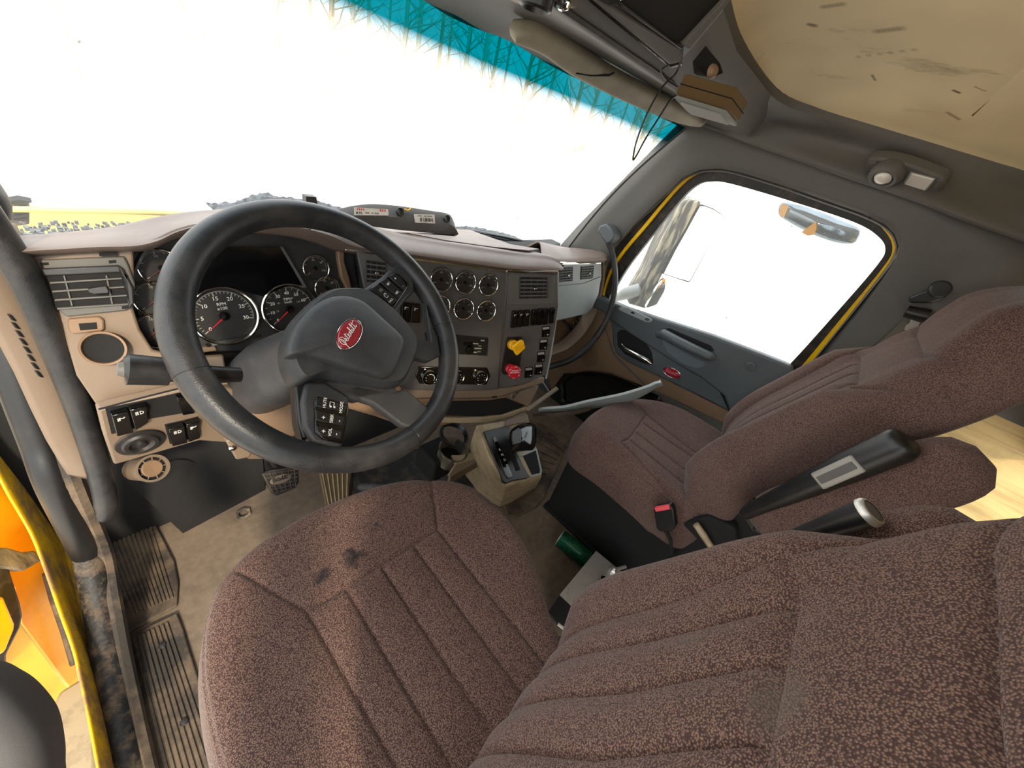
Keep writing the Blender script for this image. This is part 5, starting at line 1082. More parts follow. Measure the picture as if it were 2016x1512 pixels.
# pedals
bp_ = thing('brake_pedal', 'square brake pedal with a cross-ribbed pad and oval script emblem', 'pedal', Y(550, 940, .92))
PB = Plane(Y(552, 945, .90), (1, 0, .0), (0, .75, .66))
pdl = PB.slab([(513, 932), (530, 924), (575, 918), (588, 925), (589, 950), (580, 962), (545, 976), (536, 972)], 'pedal_pad', M['rubber'], bp_, h=0, t=.014, bevel=.004)
b = MB()
for k in range(6):
    f = k / 5
    for a, q in (((516 + 20 * f, 934 + 38 * f), (587 - 4 * f, 924 + 36 * f)), ((518 + 62 * f, 932 - 8 * f), (538 + 44 * f, 970 - 10 * f))):
        b.tube([PB.p(*a, .002), PB.p(*q, .002)], .0016, 5)
b.build('pedal_ribs', M['matrub'], pdl)
ec = PB.p(553, 943, .003); pu = (PB.p(575, 936, 0) - PB.p(530, 950, 0)).normalized(); pv = PB.N.cross(pu)
if pu.cross(pv).dot(PB.N) < 0: pv = -pv
ell(MB().lathe([(0, .002), (.020, .002), (.0225, 0)], (0, 0, 0), (0, 0, 1), 32), ec, pu, pv, PB.N, 1.35, .62).build('pedal_emblem', M['tan'], pdl)
strokes(SCRIPT, ec + PB.N * .0028 - pv * .003, pu, pv + pu * .12, .0052, .0008, M['black'], pdl)
MB().tube([PB.p(550, 930, -.02), Y(520, 890, .97), Vector((.20, 1.02, .42))], .007, 8).build('pedal_arm', M['void'], bp_)
ap = thing('accelerator_pedal', 'long ribbed tan accelerator pedal standing on the floor behind the wheel', 'pedal', Y(658, 960, .86))
PA = Plane(Y(657, 960, .84), (1, 0, 0), (0, .55, .83))
app = PA.slab([(628, 925), (690, 925), (688, 985), (680, 1010), (644, 1010)], 'pedal_pad', M['velour'], ap, t=.012, bevel=.003)
b = MB()
for k in range(6): b.tube([PA.p(634 + k * 10, 927, .002), PA.p(650 + k * 6.4, 1008, .002)], .0022, 6)
b.build('pedal_ribs', M['beige'], app)
# air hose nozzle under the knee panel
nz_ = thing('heater_nozzle', 'round tan heater nozzle poking out under the switch panel left of the pedals', 'vent', Y(295, 920, .80))
ax = (Vector(CAM) - Y(295, 920, .80)).normalized() + Vector((.35, -.1, -.1))
c = Y(300, 922, .80)
MB().lathe([(.024, -.07), (.026, -.02), (.0285, .0), (.0285, .004), (.024, .004), (.023, -.004)], c, ax, 36).build('nozzle_body', M['tan'], nz_)
MB().lathe([(.0, -.002), (.0235, -.002)], c, ax, 30).build('nozzle_gap', M['void'], nz_)
MB().lathe([(0, .001), (.016, .002), (.018, .000), (.018, -.004)], c, ax, 30).build('nozzle_plug', M['tanw'], nz_)
u = ax.orthogonal().normalized(); v = ax.normalized().cross(u); b = MB()
for k in range(9):
    a = 2 * PI * k / 9; d = u * math.cos(a) + v * math.sin(a); b.tube([c + d * .017, c + d * .0245], .0012, 4)
b.build('nozzle_spokes', M['tan'], nz_)

# ---- gear selector console
co_ = thing('gear_selector', 'tan floor console with black gear lever and letter plate in front of the dash', 'gear selector', (.75, .45, 0))
GP = Plane(on(*c7(680, 470), (.73, .45, .40), (.15, .45, -.9)), (1, .0, .1), (0, .8, .45))
GP = Plane((.73, .44, .40), (1, 0, -.08), (0, .9, .42))
tp = [c7(475, 290), c7(640, 285), c7(655, 262), c7(760, 215), c7(780, 225), c7(778, 280), c7(870, 560), c7(868, 590), c7(680, 655), c7(640, 700), c7(500, 500), c7(410, 365)]
T = [GP.p(x, y, 0) for x, y in [c7(478, 292), c7(650, 265), c7(765, 212), c7(782, 230), c7(800, 300), c7(870, 560), c7(866, 592), c7(700, 645), c7(650, 655), c7(560, 500)]]
cpt = sum(T, Vector()) / len(T)
rows = [[p + GP.N * -.008 * k for p in [c_ for c_ in T]] for k in (0,)]
bpx = {5: (1062, 945), 6: (1056, 960), 7: (1005, 990), 8: (984, 998), 9: (935, 972), 0: (905, 935)}
base = [Z(*bpx[i], .004) if i in bpx else Vector((p.x, p.y + .05, .004)) for i, p in enumerate(T)]
cbm = MB().loft([[cpt + (p - cpt) * .02 for p in T], [cpt + (p - cpt) * .9 + GP.N * .001 for p in T], T, [p - Vector((0, 0, .02)) + (p - cpt) * .02 for p in T], [p.lerp(q, .5) for p, q in zip(T, base)], base])
cbm.build('console_body', M['beige'], co_, bevel=.004)
gp_ = GP.slab([c7(520, 330), c7(640, 300), c7(680, 305), c7(700, 330), c7(720, 460), c7(792, 600), c7(780, 610), c7(700, 622), c7(655, 640), c7(640, 628)], 'letter_plate', M['black'], co_, h=.006, t=.012, bevel=.002)
GP.slab([c7(572, 365), c7(590, 358), c7(690, 580), c7(695, 600), c7(665, 610), c7(650, 590)], 'indicator_strip', M['gloss'], gp_, h=.008, t=.003, bevel=.001)
lu = (GP.p(*c7(640, 430)) - GP.p(*c7(600, 440))).normalized()
for s, q in (('R', (617, 440)), ('N', (632, 470)), ('D', (646, 500)), ('M', (662, 533)), ('L', (676, 568))):
    text(s, GP.p(*c7(*q), .0085), lu, GP.N.cross(lu), .011, M['white'], gp_)
GP.slab([c7(650, 380), c7(675, 375), c7(685, 420), c7(740, 560), c7(712, 568), c7(670, 450)], 'lever_slot', M['void'], gp_, h=.0065, t=.004)
GP.slab([c7(750, 470), c7(825, 440), c7(835, 440), c7(862, 560), c7(856, 582), c7(805, 594)], 'side_tray', M['void'], co_, h=.001, t=.004, bevel=.002)
GP.slab([c7(735, 475), c7(826, 430), c7(838, 432), c7(868, 562), c7(862, 590), c7(803, 602), c7(790, 590), c7(803, 590), c7(855, 578), c7(858, 560), c7(832, 443), c7(750, 478)], 'tray_rim', M['silver'], co_, h=.003, t=.005)
GP.slab([c7(652, 265), c7(660, 258), c7(770, 218), c7(776, 232), c7(774, 275), c7(655, 300), c7(650, 290)], 'back_tray', M['tan'], co_, h=.006, t=.006, bevel=.003)
lk = on(*c7(765, 360), (.76, .47, .46), (.2, .8, .5))
l0 = GP.p(*c7(690, 440), .0); l1_ = on(*c7(740, 400), (.74, .46, .46), GP.N)
l2_ = on(*c7(735, 330), (.75, .47, .51), GP.N); 
MB().tube([l0, l1_], [.012, .016], 14).build('lever_neck', M['gloss'], co_)
kn = MB(); K0 = on(*c7(735, 375), (.75, .46, .48), GP.N)
rows = []
ring_px = [c7(*p) for p in ((672, 345), (695, 310), (740, 285), (790, 278), (826, 290), (836, 330), (832, 400), (815, 440), (770, 446), (720, 455), (685, 460), (680, 400))]
KA = spline([(a, b_, 0) for a, b_ in ring_px], 40, True)
for h_, s in ((-.022, .80), (-.018, .93), (.0, 1.0), (.014, .97), (.022, .85), (.026, .6), (.027, .02)):
    kc_ = sum(KA, Vector()) / 40
    rows.append([on(*(kc_ + (p - kc_) * s)[:2], K0 + GP.N * h_, GP.N) for p in KA])
MB().loft(rows, cap=False).build('lever_knob', M['gloss'], co_)
on_k = [on(*c7(*p), K0 + GP.N * .0275, GP.N) for p in ((690, 330), (730, 305), (750, 330), (745, 400), (700, 410), (688, 380))]
MB().prism(on_k, GP.N * -.006).build('knob_button', M['black'], co_, bevel=.002)
# cup holder
ch = thing('cup_holder', 'broken black cup holder ring with a tan bracket, left of the gear console', 'cup holder', (.6, .5, .3))
cc = on(*c7(340, 440), (.58, .52, .30), (0, 0, 1))
MB().lathe([(.036, -.05), (.040, -.01), (.046, .004), (.050, .004), (.050, -.002), (.044, -.012), (.041, -.06)], cc, (.1, -.2, 1), 40).build('holder_ring', M['dirtyblack'], ch)
MB().lathe([(.040, .03), (.044, .036), (.050, .034), (.048, .020), (.044, .01)], cc + Vector((.01, .03, .02)), (.1, -.3, 1), 40).build('upper_ring', M['black'], ch)
MB().prism([on(*c7(*p), cc, (.1, -.2, 1)) for p in ((330, 470), (380, 470), (430, 460), (462, 440), (475, 418), (490, 420), (555, 455), (550, 470), (365, 530), (318, 590), (310, 585), (352, 520))], (0, .004, -.012)).build('bracket', M['beige'], ch, bevel=.003)
MB().prism([on(*c7(*p), cc, (.1, -.2, 1)) for p in ((365, 528), (555, 462), (540, 478), (325, 600), (312, 590))], (0, 0, -.035)).build('bracket_edge', M['tan'], ch, bevel=.002)
MB().box(cc + Vector((-.02, .05, -.08)), (.10, .10, .10)).build('holder_body', M['void'], ch, bevel=.01)
# dark tunnel cover between the pedals and console
tun = MB().prism([Z(x, y, .0) for x, y in ((690, 940), (740, 915), (900, 890), (930, 940), (985, 985), (800, 985), (700, 985))], (0, 0, .07)).build('trim_17', M['rubber'], bevel=.02); tun['kind'] = 'structure'
# broken strip and tan flap
bs_ = thing('broken_trim_strip', 'broken grey trim strip with torn white end propped over the passenger cushion front', 'trim strip', X(1200, 790, 1.2))
SA, SB = Vector((.93, .52, .42)), on(1297, 757, (1.30, .28, .55), (.6, .8, 0)); sp_ = (SB - SA)
top_ = [cd_(0, 1190), cd_(60, 1170), cd_(300, 1150), cd_(570, 1085), cd_(900, 1020), cd_(1100, 965), cd_(1250, 915), cd_(1330, 880), cd_(1390, 868)]
bot_ = [cd_(0, 1235), cd_(80, 1232), cd_(300, 1215), cd_(570, 1172), cd_(900, 1120), cd_(1100, 1060), cd_(1250, 985), cd_(1345, 930), cd_(1412, 912)]
SPn = (sp_.normalized().cross(Vector((0, 0, 1)))).normalized()
a_s, b_s = spline([(x, y, 0) for x, y in top_], 40), spline([(x, y, 0) for x, y in bot_], 40)
rows = []
for p, q in zip(a_s, b_s):
    A = on(p.x, p.y, SA + SPn * .012, SPn); B = on(q.x, q.y, SA - SPn * .0, SPn)
    rows.append([A, A.lerp(B, .5) - SPn * .004, B, B + SPn * .01 + Vector((0, 0, -.002)), A.lerp(B, .5) + SPn * .016, A + SPn * .012])
MB().loft(rows).build('strip_body', M['silver'], bs_)
MB().loft([[r_[1] - SPn * .002, r_[1].lerp(r_[0], .85) - SPn * .002, r_[0].lerp(r_[1], .1) + SPn * .002, r_[1] + SPn * .002] for r_ in rows[3:14]]).build('worn_recess', M['tanw'], bs_)
MB().tube([rows[-1][0], rows[-1][1] - SPn * .002, rows[-1][2]], .003, 6).build('torn_end', M['white'], bs_)
s2_ = thing('lower_trim_strip', 'second dark trim strip under the broken grey one, below the tan flap', 'trim strip', X(1100, 815, 1.0))
a_s, b_s = spline([(x, y, 0) for x, y in (cd_(-60, 1245), cd_(200, 1235), cd_(400, 1215), cd_(560, 1180), cd_(600, 1185))], 20), spline([(x, y, 0) for x, y in (cd_(-60, 1275), cd_(200, 1280), cd_(400, 1262), cd_(540, 1230), cd_(600, 1205))], 20)
MB().loft([[on(p.x, p.y, SA + SPn * .03, SPn), on(q.x, q.y, SA + SPn * .025, SPn), on(q.x, q.y, SA + SPn * .04, SPn), on(p.x, p.y, SA + SPn * .045, SPn)] for p, q in zip(a_s, b_s)]).build('strip_body', M['matrub'], s2_)
fl = thing('glovebox_flap', 'thin tan glovebox flap hanging open to the right of the dash, on a wire stay', 'flap', FL.p(1060, 800, 0))
fp = [ck(1560, 838), ck(1610, 800), ck(1760, 690), ck(1895, 588), ck(1908, 600), ck(1760, 712), ck(1640, 800), ck(1575, 848)]
MB().prism([on(x, y, (1.0, .52, .47), (.3, -.9, .2)) for x, y in fp], (.006, .015, .0)).build('flap_panel', M['tan'], fl, bevel=.002)
MB().tube([on(*ck(1735, 525), (1.0, .52, .47), (.3, -.9, .2)), on(*ck(1805, 630), (1.0, .52, .47), (.3, -.9, .2))], .002, 6).build('wire_stay', M['silver'], fl)
# green can, aluminium block
gc = thing('spray_can', 'green metal can lying on the floor beside the passenger seat base', 'can', (.92, .17, 0))
g0, g1_ = Vector((.905, .212, .035)), Vector((.925, .06, .035)); ax = g1_ - g0
MB().lathe([(.0, .002), (.028, .002), (.029, 0), (.031, .001), (.032, .005), (.032, .118), (.030, .122), (.0, .123)], g0, ax, 36).build('can_body', M['can'], gc)
MB().lathe([(.0325, .0), (.0325, .003), (.031, .004)], g0, ax, 36).build('can_rim', M['steel'], gc)
al = thing('valve_block', 'grey aluminium plate box with two small valves, between the two seats', 'control box', (.79, .04, 0))
zt = .125
a4 = [Z(x, y, zt) for x, y in ((1173.6, 1084), (1240, 1138), (1232, 1240), (1157, 1221), (1102.5, 1170))]
MB().prism(a4, (0, 0, -.006)).build('top_plate', M['steel'], al, bevel=.001)
MB().prism([p + Vector((0, 0, -.006)) for p in a4], (0, 0, -zt + .008)).build('box_side', M['void'], al)
vc = Z(1184, 1150, zt)
MB().lathe([(.013, 0), (.013, .006), (.008, .010), (.007, .016), (.011, .020), (.011, .024), (0, .026)], vc, (.25, .1, 1), 20).build('black_valve', M['gloss'], al)
vc = Z(1205, 1128, zt)
MB().lathe([(.013, 0), (.013, .012), (.009, .018), (.006, .018), (.005, .024), (0, .024)], vc, (.2, .1, 1), 6).build('hex_fitting', M['steel'], al, smooth=False)
MB().tube([vc + Vector((.01, 0, .008)), vc + Vector((.05, -.02, .01))], .006, 8).build('air_pipe', M['steel'], al)
ca = thing('seat_cable', 'black cable with a silver clip dangling at the rear corner of the driver cushion', 'cable', Z(1100, 1230, .1))
cp_ = [Z(x, y, z_) for x, y, z_ in ((1062, 1192, .20), (1085, 1212, .18), (1108, 1236, .15), (1128, 1250, .12), (1150, 1262, .08))]
MB().tube(spline(cp_, 24), .005, 8).build('cable', M['black'], ca)
MB().tube([Z(1098, 1228, .172), Z(1116, 1242, .165)], .0045, 8).build('clip', M['steel'], ca)
MB().tube(spline([Z(x, y, z_) for x, y, z_ in ((1085, 1265, .12), (1110, 1255, .10), (1150, 1240, .06), (1180, 1230, .02))], 16), .006, 8).build('cable', M['black'], ca)
# passenger seat belt on the pillar
sbt = thing('seat_belt', 'seat belt with pivot cover and metal tongue on the pillar behind the passenger seat', 'seat belt', W(1840, 590))
cB = lambda x, y: (1500 + x / 3.436, 460 + y / 3.436)
MB().tube([W(*cB(1210, 375), .02), W(*cB(1200, 376), .01)], [.020, .024], 24).build('anchor_cap', M['clus'], sbt, bevel=.003)
MB().prism([W(*cB(*p), .018) for p in ((1150, 365), (1230, 350), (1265, 400), (1240, 440), (1150, 470), (1000, 470), (990, 440), (1010, 425))], (.02, 0, 0)).build('pivot_cover', M['clus'], sbt, bevel=.005)
MB().tube([W(*cB(975, 525), .02), W(*cB(1120, 560), .02)], [.016, .020], 14).build('guide', M['black'], sbt)
MB().prism([W(*cB(*p), .02) for p in ((1010, 570), (1080, 590), (1055, 630), (1015, 665), (962, 650), (975, 620), (1000, 605))], (.003, 0, 0)).build('tongue', M['steel'], sbt, bevel=.0006)
MB().prism([W(*cB(*p), .012) for p in ((985, 560), (1110, 590), (900, 790), (720, 850), (690, 830))], (.002, 0, 0)).build('webbing', M['belt'], sbt)
MB().prism([W(*cB(*p), .012) for p in ((690, 795), (760, 800), (720, 850), (590, 900), (640, 850))], (.02, 0, 0)).build('lower_guide', M['clus'], sbt, bevel=.004)
# passenger-side black air duct / bolster behind the far edge of the cushion
MB().tube(spline([X(x, y, 1.50) for x, y in ((1425, 880), (1438, 856), (1465, 842), (1500, 845))], 12), .03, 12).build('trim_18', M['black'])['kind'] = 'structure'

# ================================================================ OUTSIDE
MB().box((0, 0, -1.45), (240, 240, .1)).build('ground', M['ground'], smooth=False)['kind'] = 'structure'
# hood
hood = thing('truck_hood', 'yellow truck hood seen below the left half of the windshield', 'hood', (.3, 1.8, .7))
rows = []
for k in range(14):
    y = 1.26 + k * .12; g = k * .12
    rows.append([Vector((-.42 + .95 * f, y, .835 - .22 * g - .30 * g * g - .10 * abs(2 * f - .95) ** 3.5)) for f in [j / 20 for j in range(21)]])
MB().loft(rows, closed=False).build('hood_panel', mat('glare_yellow', (252, 230, 130), .5), hood, solid=.01)  # clean yellow, paled to carry the glare on the windshield
cw = MB().prism([(-.1, 1.13, .72), (1.5, 1.13, .72), (1.5, 1.25, .70), (-.1, 1.25, .70)], (0, 0, -.04)).build('cowl', M['dirtyblack'], hood)
gr = MB(); rnd = random.Random(5)
for k in range(600):
    t = rnd.random(); x = -.08 + t * .5; y = 1.15 + rnd.random() * .09; s = .003 + rnd.random() * .004
    gr.box((x, y, .808 + rnd.random() * .006), (s, s, s))
gr.build('cowl_screen_dirt', M['snow'], hood)
sn = thing('snow_ridge', 'grey slush piled along the cowl behind the steering wheel rim', 'snow', (.3, 1.25, .9), kind='stuff')
nzr = random.Random(9)
def ridge(px, yy, name, parent):
    rows = []
    for x, yt, yb in px:
        A = Y(x, yt, yy); B = Y(x, yb, yy); n_ = 9
        rows.append([B + Vector((0, -.03, 0))] + [B.lerp(A, math.sin(PI * k / n_)) + Vector((nzr.uniform(-.004, .004), -.03 + .08 * k / n_, nzr.uniform(-.004, .004))) for k in range(1, n_)] + [B + Vector((0, .05, 0))])
    rr = [[r[j] for r in rows] for j in range(10)]
    rr = [spline(c_, 60) for c_ in rr]
    MB().loft([[rr[j][i] + Vector((0, 0, nzr.uniform(-.003, .003))) for j in range(10)] for i in range(60)], closed=True).build(name, M['snow'], parent)
ridge([(418, 408, 412), (440, 404, 414), (470, 400, 420), (500, 388, 424), (525, 384, 430), (560, 390, 432), (600, 394, 436), (640, 402, 440), (680, 412, 444)], 1.16, 'slush', sn)
ridge([(896, 448, 470), (920, 449, 475), (950, 450, 480), (985, 458, 484), (1010, 465, 486), (1035, 474, 488)], 1.18, 'slush', sn)
wi = thing('wiper_arm', 'black wiper arm lying at the base of the windshield right of the sensor box', 'wiper', Y(960, 462, 1.17))
MB().tube([Y(x, y, 1.128) for x, y in ((898, 452), (940, 456), (990, 466), (1030, 475))], .006, 8).build('arm', M['black'], wi)
MB().tube([Y(x, y, 1.125) for x, y in ((905, 456), (960, 466), (1025, 478))], .004, 8).build('blade', M['void'], wi)
# louvred box on the fender seen at the far left, and dark rounded handle end
lb = thing('air_intake_box', 'small brown louvred box outside the lower left corner of the windshield', 'intake box', Y(38, 418, 1.3))
cx_ = lambda x, y: (x / 7.56, 360 + y / 7.56)
MB().prism([Y(*cx_(*p), 1.30) for p in ((100, 300), (440, 285), (440, 620), (100, 670))], (0, .03, 0)).build('box_body', mat('intake_brown', (96, 82, 72), .7), lb, bevel=.003)
MB().prism([Y(*cx_(*p), 1.29) for p in ((60, 290), (280, 250), (480, 288), (440, 300), (60, 312))], (0, .03, 0)).build('box_lid', M['void'], lb)
for k in range(4): MB().prism([Y(*cx_(*p), 1.296) for p in ((200, 345 + k * 62), (405, 325 + k * 60), (405, 336 + k * 60), (200, 358 + k * 62))], (0, -.004, 0)).build('louvre', M['void'], lb)
ph = thing('mirror_bracket', 'dark rounded bracket end at the left edge just above the dash', 'bracket', Y(5, 420, .82))
MB().loft([[Y(x + .0, y, .84) + Vector((0, .03 * math.cos(t), 0)) + (Y(x + w_, y, .84) - Y(x, y, .84)) * (math.sin(t)) for t in [2 * PI * k / 16 for k in range(16)]] for x, y, w_ in ((-30, 350, 8), (-25, 365, 28), (-20, 385, 36), (-15, 405, 40), (-12, 425, 37), (-12, 438, 26), (-12, 446, 8))]).build('bracket_end', M['clus'], ph)
# right door mirror
mr_ = thing('door_mirror', 'tall dirty truck mirror outside the passenger window with a convex glass below', 'mirror', X(1350, 500, 2.05))
cm = lambda x, y: (1180 + x / 5.815, 380 + y / 5.815)
def MX(x, y, o=0): return X(*cm(x, y), 2.05 + o)
shell = [(980, 100), (1050, 82), (1150, 95), (1180, 105), (1110, 180), (980, 430), (860, 640), (740, 900), (640, 1100), (530, 1330), (330, 1270), (440, 1080), (520, 960), (640, 700), (760, 460), (900, 200)]
MB().prism([MX(x, y) for x, y in shell], (.12, .10, 0)).build('mirror_shell', mat('streaked_shell', (58, 54, 46), .5, bump=(60, .4, .003), mottle=(38, (180, 170, 140), .7, .48, .60, (1, 1, .22))), mr_, bevel=.02, segs=3)
MPl = Plane(MX(1000, 500, .02), MX(1400, 500, .20) - MX(1000, 500, .02), Vector((0, 0, 1)))
def mpl(x, y, h=0): return MPl.p(*cm(x, y), h)
MB().prism([mpl(*p) for p in ((1140, 140), (1200, 138), (1310, 180), (1400, 240), (1422, 275), (1350, 420), (1190, 740), (1040, 1020), (1020, 1025), (870, 975), (722, 925), (860, 650), (990, 420))], -MPl.N * .02).build('mirror_back', M['void'], mr_, bevel=.003)
MB().prism([mpl(*p, .001) for p in ((1150, 150), (1200, 150), (1305, 190), (1390, 245), (1412, 278), (1340, 420), (1180, 735), (1030, 1010), (870, 965), (735, 920), (870, 655), (1000, 425))], MPl.N * .002).build('mirror_glass', M['mirror'], mr_)
cv = [mpl(*p, .002) for p in spline([(740, 980, 0), (650, 1100, 0), (560, 1260, 0), (540, 1320, 0), (620, 1350, 0), (760, 1360, 0), (850, 1330, 0), (900, 1280, 0), (940, 1180, 0), (900, 1060, 0), (830, 1000, 0)], 40, True)] if False else [MPl.p(*cm(p.x, p.y), .002) for p in spline([(740, 980, 0), (650, 1100, 0), (560, 1260, 0), (540, 1320, 0), (620, 1350, 0), (760, 1360, 0), (850, 1330, 0), (900, 1280, 0), (940, 1180, 0), (900, 1060, 0), (830, 1000, 0)], 40, True)]
cc_ = sum(cv, Vector()) / 40
MB().loft([[cc_ + (p - cc_) * s + MPl.N * h_ for p in cv] for s, h_ in ((1, -.015), (1, 0), (.9, .008), (.6, .018), (.3, .023), (.02, .025))], cap=False).build('convex_glass', M['mirror'], mr_)
MB().prism([MPl.p(*cm(*p), .006) for p in ((735, 980), (765, 985), (730, 1080), (660, 1200), (600, 1250), (640, 1150))], MPl.N * .002).build('amber_marker', M['orange'], mr_)
MB().tube([MX(180, 1210, .05), MX(300, 1150, .0), (MX(440, 1110, .0)), MX(480, 1140, .05)], [.02, .035, .035, .02], 12).build('lower_arm', M['silver'], mr_)
# convex look-down mirror above the passenger window
cvx = thing('look_down_mirror', 'dark convex look-down mirror above the passenger window outside', 'mirror', X(1610, 440, 1.82))
ptsm = [cr(432, 1260), cr(500, 1262), cr(600, 1285), cr(760, 1345), cr(900, 1405), cr(928, 1440), cr(900, 1495), cr(860, 1512), cr(760, 1500), cr(620, 1450), cr(480, 1375), cr(420, 1330)]
pm = [X(p.x, p.y, 1.82) for p in spline([(a, b_, 0) for a, b_ in ptsm], 50, True)]; cc_ = sum(pm, Vector()) / 50
MB().loft([[cc_ + (p - cc_) * s + Vector((-h_, 0, 0)) for p in pm] for s, h_ in ((.9, -.06), (1, -.02), (1, 0), (.96, .006), (.7, .016), (.4, .022), (.02, .024))], cap=False).build('convex_glass', mat('smoked_mirror', (96, 112, 122), .12, metal=.8, mottle=(9, (150, 160, 164), .5)), cvx)
MB().prism([X(*cr(*p), 1.796) for p in ((420, 1320), (440, 1262), (480, 1275), (450, 1355))], (-.003, 0, 0)).build('amber_patch', M['orange'], cvx)
MB().prism([X(*cr(*p), 1.793) for p in ((560, 1440), (650, 1372), (655, 1410), (640, 1455), (600, 1462))], (-.003, 0, 0)).build('amber_patch', M['orange'], cvx)
# bare trees far ahead
rnd = random.Random(21)
def bare_tree(x, y, h, label):
    z0 = -1.4; r = thing('bare_tree', label, 'tree', (x, y, z0), 'bare trees standing ahead of the truck')
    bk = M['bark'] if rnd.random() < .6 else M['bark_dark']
    lean = Vector((rnd.uniform(-.03, .03), rnd.uniform(-.03, .03), 1)); b0 = Vector((x, y, z0)); rr = rnd.uniform(.10, .20)
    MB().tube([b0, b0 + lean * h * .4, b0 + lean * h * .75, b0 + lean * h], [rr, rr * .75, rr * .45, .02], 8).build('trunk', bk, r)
    b = MB()
    for j in range(34):
        f = rnd.uniform(.12, .97); p0 = b0 + lean * h * f; a = rnd.random() * 2 * PI; L = (1.1 - f) * rnd.uniform(1.6, 3.6) + .3
        d = Vector((math.cos(a), math.sin(a), rnd.uniform(.25, .9))).normalized(); p1 = p0 + d * L * .5; p2 = p0 + d * L + Vector((rnd.uniform(-.3, .3), rnd.uniform(-.3, .3), .2))
        b.tube([p0, p1, p2], [.035, .025, .008], 5, cap=False)
        for q in range(3):
            t0 = p0.lerp(p1, rnd.uniform(.5, 1)); e = Vector((rnd.uniform(-1, 1), rnd.uniform(-1, 1), rnd.uniform(.2, 1))) * L * .3; b.tube([t0, t0 + e], [.014, .005], 4, cap=False)
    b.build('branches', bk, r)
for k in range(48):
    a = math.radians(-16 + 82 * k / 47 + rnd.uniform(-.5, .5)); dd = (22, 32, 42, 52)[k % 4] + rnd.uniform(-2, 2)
    bare_tree(dd * math.sin(a), dd * math.cos(a), rnd.uniform(.40, .52) * dd, 'leafless washed-out trunk in the row of trees seen through the windshield')

# ---- open driver door and step at the lower left
dd_ = thing('driver_door', 'open yellow driver door edge with hinge and dark seal, lower left of the photo', 'door', (-.45, .8, .2))
OD = Plane((-.36, .85, .1), (.55, .8, 0), (0, .15, 1))
def odp(pts, name, m, h=0, t=.02, **k): return OD.slab(pts, name, m, dd_, h=h, t=t, **k)
odp([c5(-60, -400), c5(280, -400), c5(330, 100), c5(400, 420), c5(430, 500), c5(470, 700), c5(525, 970), c5(480, 1002), c5(150, 560), c5(100, 320), c5(-60, 150)], 'door_shell', M['orange'], h=-.02, t=.03)
odp([c5(-60, 300), c5(90, 300), c5(150, 560), c5(480, 1002), c5(310, 1165), c5(30, 930), c5(-60, 900)], 'door_lower_panel', M['yellow'], h=.01, t=.03, bevel=.006)
odp([c5(-60, 40), c5(20, 60), c5(80, 200), c5(150, 420), c5(165, 500), c5(150, 580), c5(60, 760), c5(60, 840), c5(30, 905), c5(-60, 900)], 'door_seal', M['rubber'], h=.03, t=.03, bevel=.010)
odp([c5(-60, 380), c5(30, 380), c5(105, 560), c5(100, 600), c5(40, 750), c5(-60, 800)], 'door_inner_panel', M['yellow'], h=.045, t=.02, bevel=.006)
odp([c5(-60, 60), c5(60, 60), c5(160, 90), c5(240, 80), c5(275, 150), c5(160, 215), c5(60, 200), c5(-60, 190)], 'hinge', M['dirtyblack'], h=.035, t=.02, bevel=.004)
MB().tube([OD.p(*c5(x, y), .0) for x, y in ((300, 230), (345, 400), (420, 620), (480, 830))], .006, 6).build('door_edge', M['matrub'], dd_)
st2 = thing('cab_step', 'dusty beige step below the driver door sill', 'step', (-.32, .4, -.1))
MB().prism([Z(x, y, -.16) for x, y in (c5(300, 1190), c5(380, 1010), c5(560, 900), c5(640, 1300), c5(640, 1700), c5(200, 1700))], (0, 0, -.03)).build('step_plate', M['beige'], st2, bevel=.01)
AP = Plane((-.20, .30, .62), (1, 0, 0), (0, .7, .5))
pA = spline([(a, b_, 0) for a, b_ in ((-200, 1290), (-60, 1300), (0, 1325), (40, 1352), (78, 1395), (98, 1432), (110, 1490), (113, 1560), (100, 1750), (-200, 1750))], 60, True); pc_ = sum(pA, Vector()) / 60
rows = [[AP.p(*(pc_ + (p - pc_) * s)[:2], 0) + AP.N * h_ for p in pA] for s, h_ in ((.85, -.06), (.98, -.03), (1, 0), (.98, .008), (.9, .018), (.7, .026), (.3, .030), (.02, .030))]
MB().loft(rows, cap=False).build('armrest_pad', mat('armrest_grey', (74, 72, 70), .7, bump=(500, .3, .0004)), dd_)

# the rest of the open door, standing out to the left of the cab
MB().prism([(-.46, 1.06, -.25), (-1.35, 1.10, -.25), (-1.35, 1.10, .72), (-.46, 1.06, .72)], (0, .05, 0)).build('door_inner_skin', M['yellow'], dd_)
MB().prism([(-.52, 1.04, .10), (-1.28, 1.08, .10), (-1.28, 1.08, .66), (-.52, 1.04, .66)], (0, .02, 0)).build('door_trim_panel', M['door'], dd_, bevel=.01)
MB().tube([(-.46, 1.08, .72), (-.52, .98, 1.15), (-.62, .92, 1.36), (-1.25, .96, 1.36), (-1.35, 1.12, .72)], .03, 8).build('window_surround', M['yellow'], dd_)


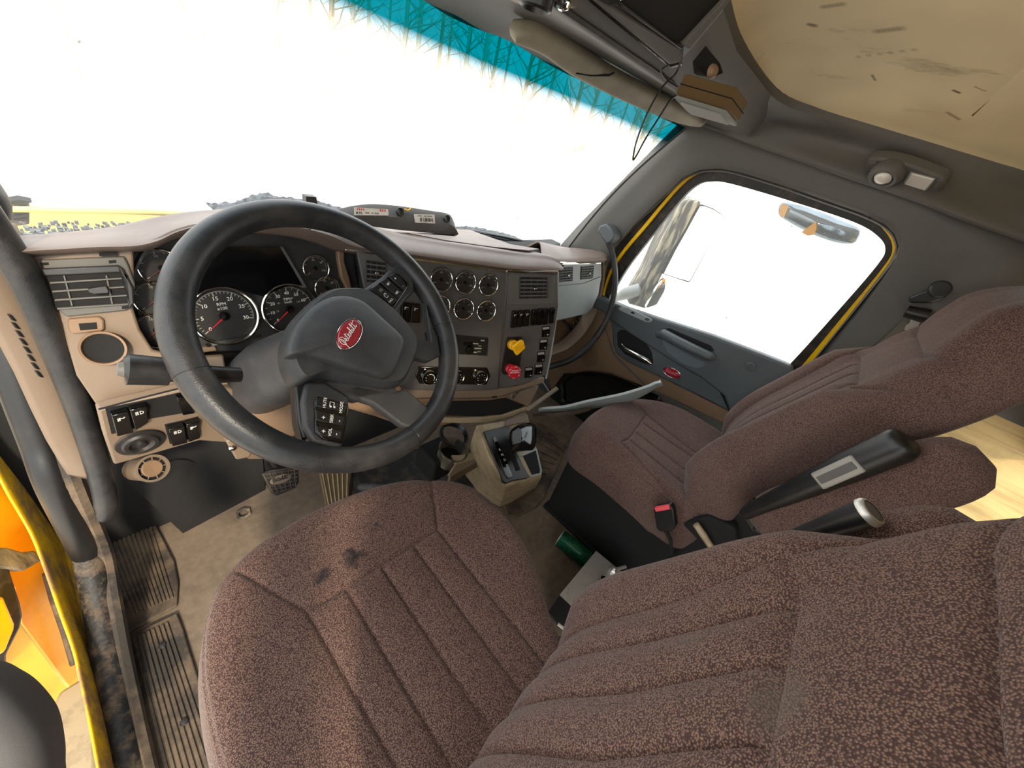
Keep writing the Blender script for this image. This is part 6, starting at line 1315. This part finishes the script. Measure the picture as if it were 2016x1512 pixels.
# scuff marks and the pressed crease on the headliner (dark marks with shapes of their own)
nt = M['head'].node_tree; bs_h = nt.nodes['Principled BSDF']; src = bs_h.inputs['Base Color'].links[0].from_socket
tch = nt.nodes.new('ShaderNodeTexCoord')
def capsule(a, b, r, rgb, am):
    global src
    a, b = Vector(a), Vector(b); n = 5
    for k in range(n + 1):
        p = a.lerp(b, k / n); d = nt.nodes.new('ShaderNodeVectorMath'); d.operation = 'DISTANCE'; nt.links.new(tch.outputs['Object'], d.inputs[0]); d.inputs[1].default_value = p
        m_ = nt.nodes.new('ShaderNodeMapRange'); m_.inputs[1].default_value = r; m_.inputs[2].default_value = r * .4; m_.inputs[4].default_value = am; nt.links.new(d.outputs['Value'], m_.inputs[0])
        x_ = nt.nodes.new('ShaderNodeMix'); x_.data_type = 'RGBA'; nt.links.new(m_.outputs[0], x_.inputs[0]); nt.links.new(src, x_.inputs[6]); x_.inputs[7].default_value = lin(rgb) + (1,); src = x_.outputs[2]
dg = bpy.context.evaluated_depsgraph_get(); ceil = bpy.data.objects['ceiling']
def hit(px, py):
    ok, loc, nn, ix = ceil.ray_cast(Vector(CAM), Vector(ray(px, py)).normalized())
    return loc if ok else None
for p, q, r, am in (((1717, 148), (1723, 158), .004, .8), ((1877, 178), (1889, 183), .0045, .9), ((1920, 171), (1940, 179), .003, .8), ((1866, 222), (1888, 235), .0055, .7), ((1592, 48), (1606, 51), .007, .5), ((1620, 14), (1660, 8), .008, .5), ((1725, 62), (1775, 56), .010, .5), ((1690, 112), (1800, 98), .007, .45)):
    a, b = hit(*p), hit(*q)
    if a and b: capsule(a, b, r, (84, 64, 42), am * .7)
nt.links.new(src, bs_h.inputs['Base Color'])

# ================================================================ LIGHT
sce = bpy.context.scene
w = bpy.data.worlds.new('sky'); sce.world = w; w.use_nodes = True
w.node_tree.nodes['Background'].inputs[0].default_value = (.93, .97, 1, 1); w.node_tree.nodes['Background'].inputs[1].default_value = 3.4
sl = bpy.data.lights.new('sun', 'SUN'); so = bpy.data.objects.new('sun', sl); C.objects.link(so)
sl.energy = 5.0; sl.color = (1, .86, .66); sl.angle = math.radians(6)
so.rotation_euler = Vector((.36, .85, -.62)).to_track_quat('-Z', 'Y').to_euler()
vs = sce.view_settings; vs.view_transform = 'Standard'; vs.look = 'None'; vs.exposure = 0; vs.gamma = 1; vs.use_curve_mapping = False
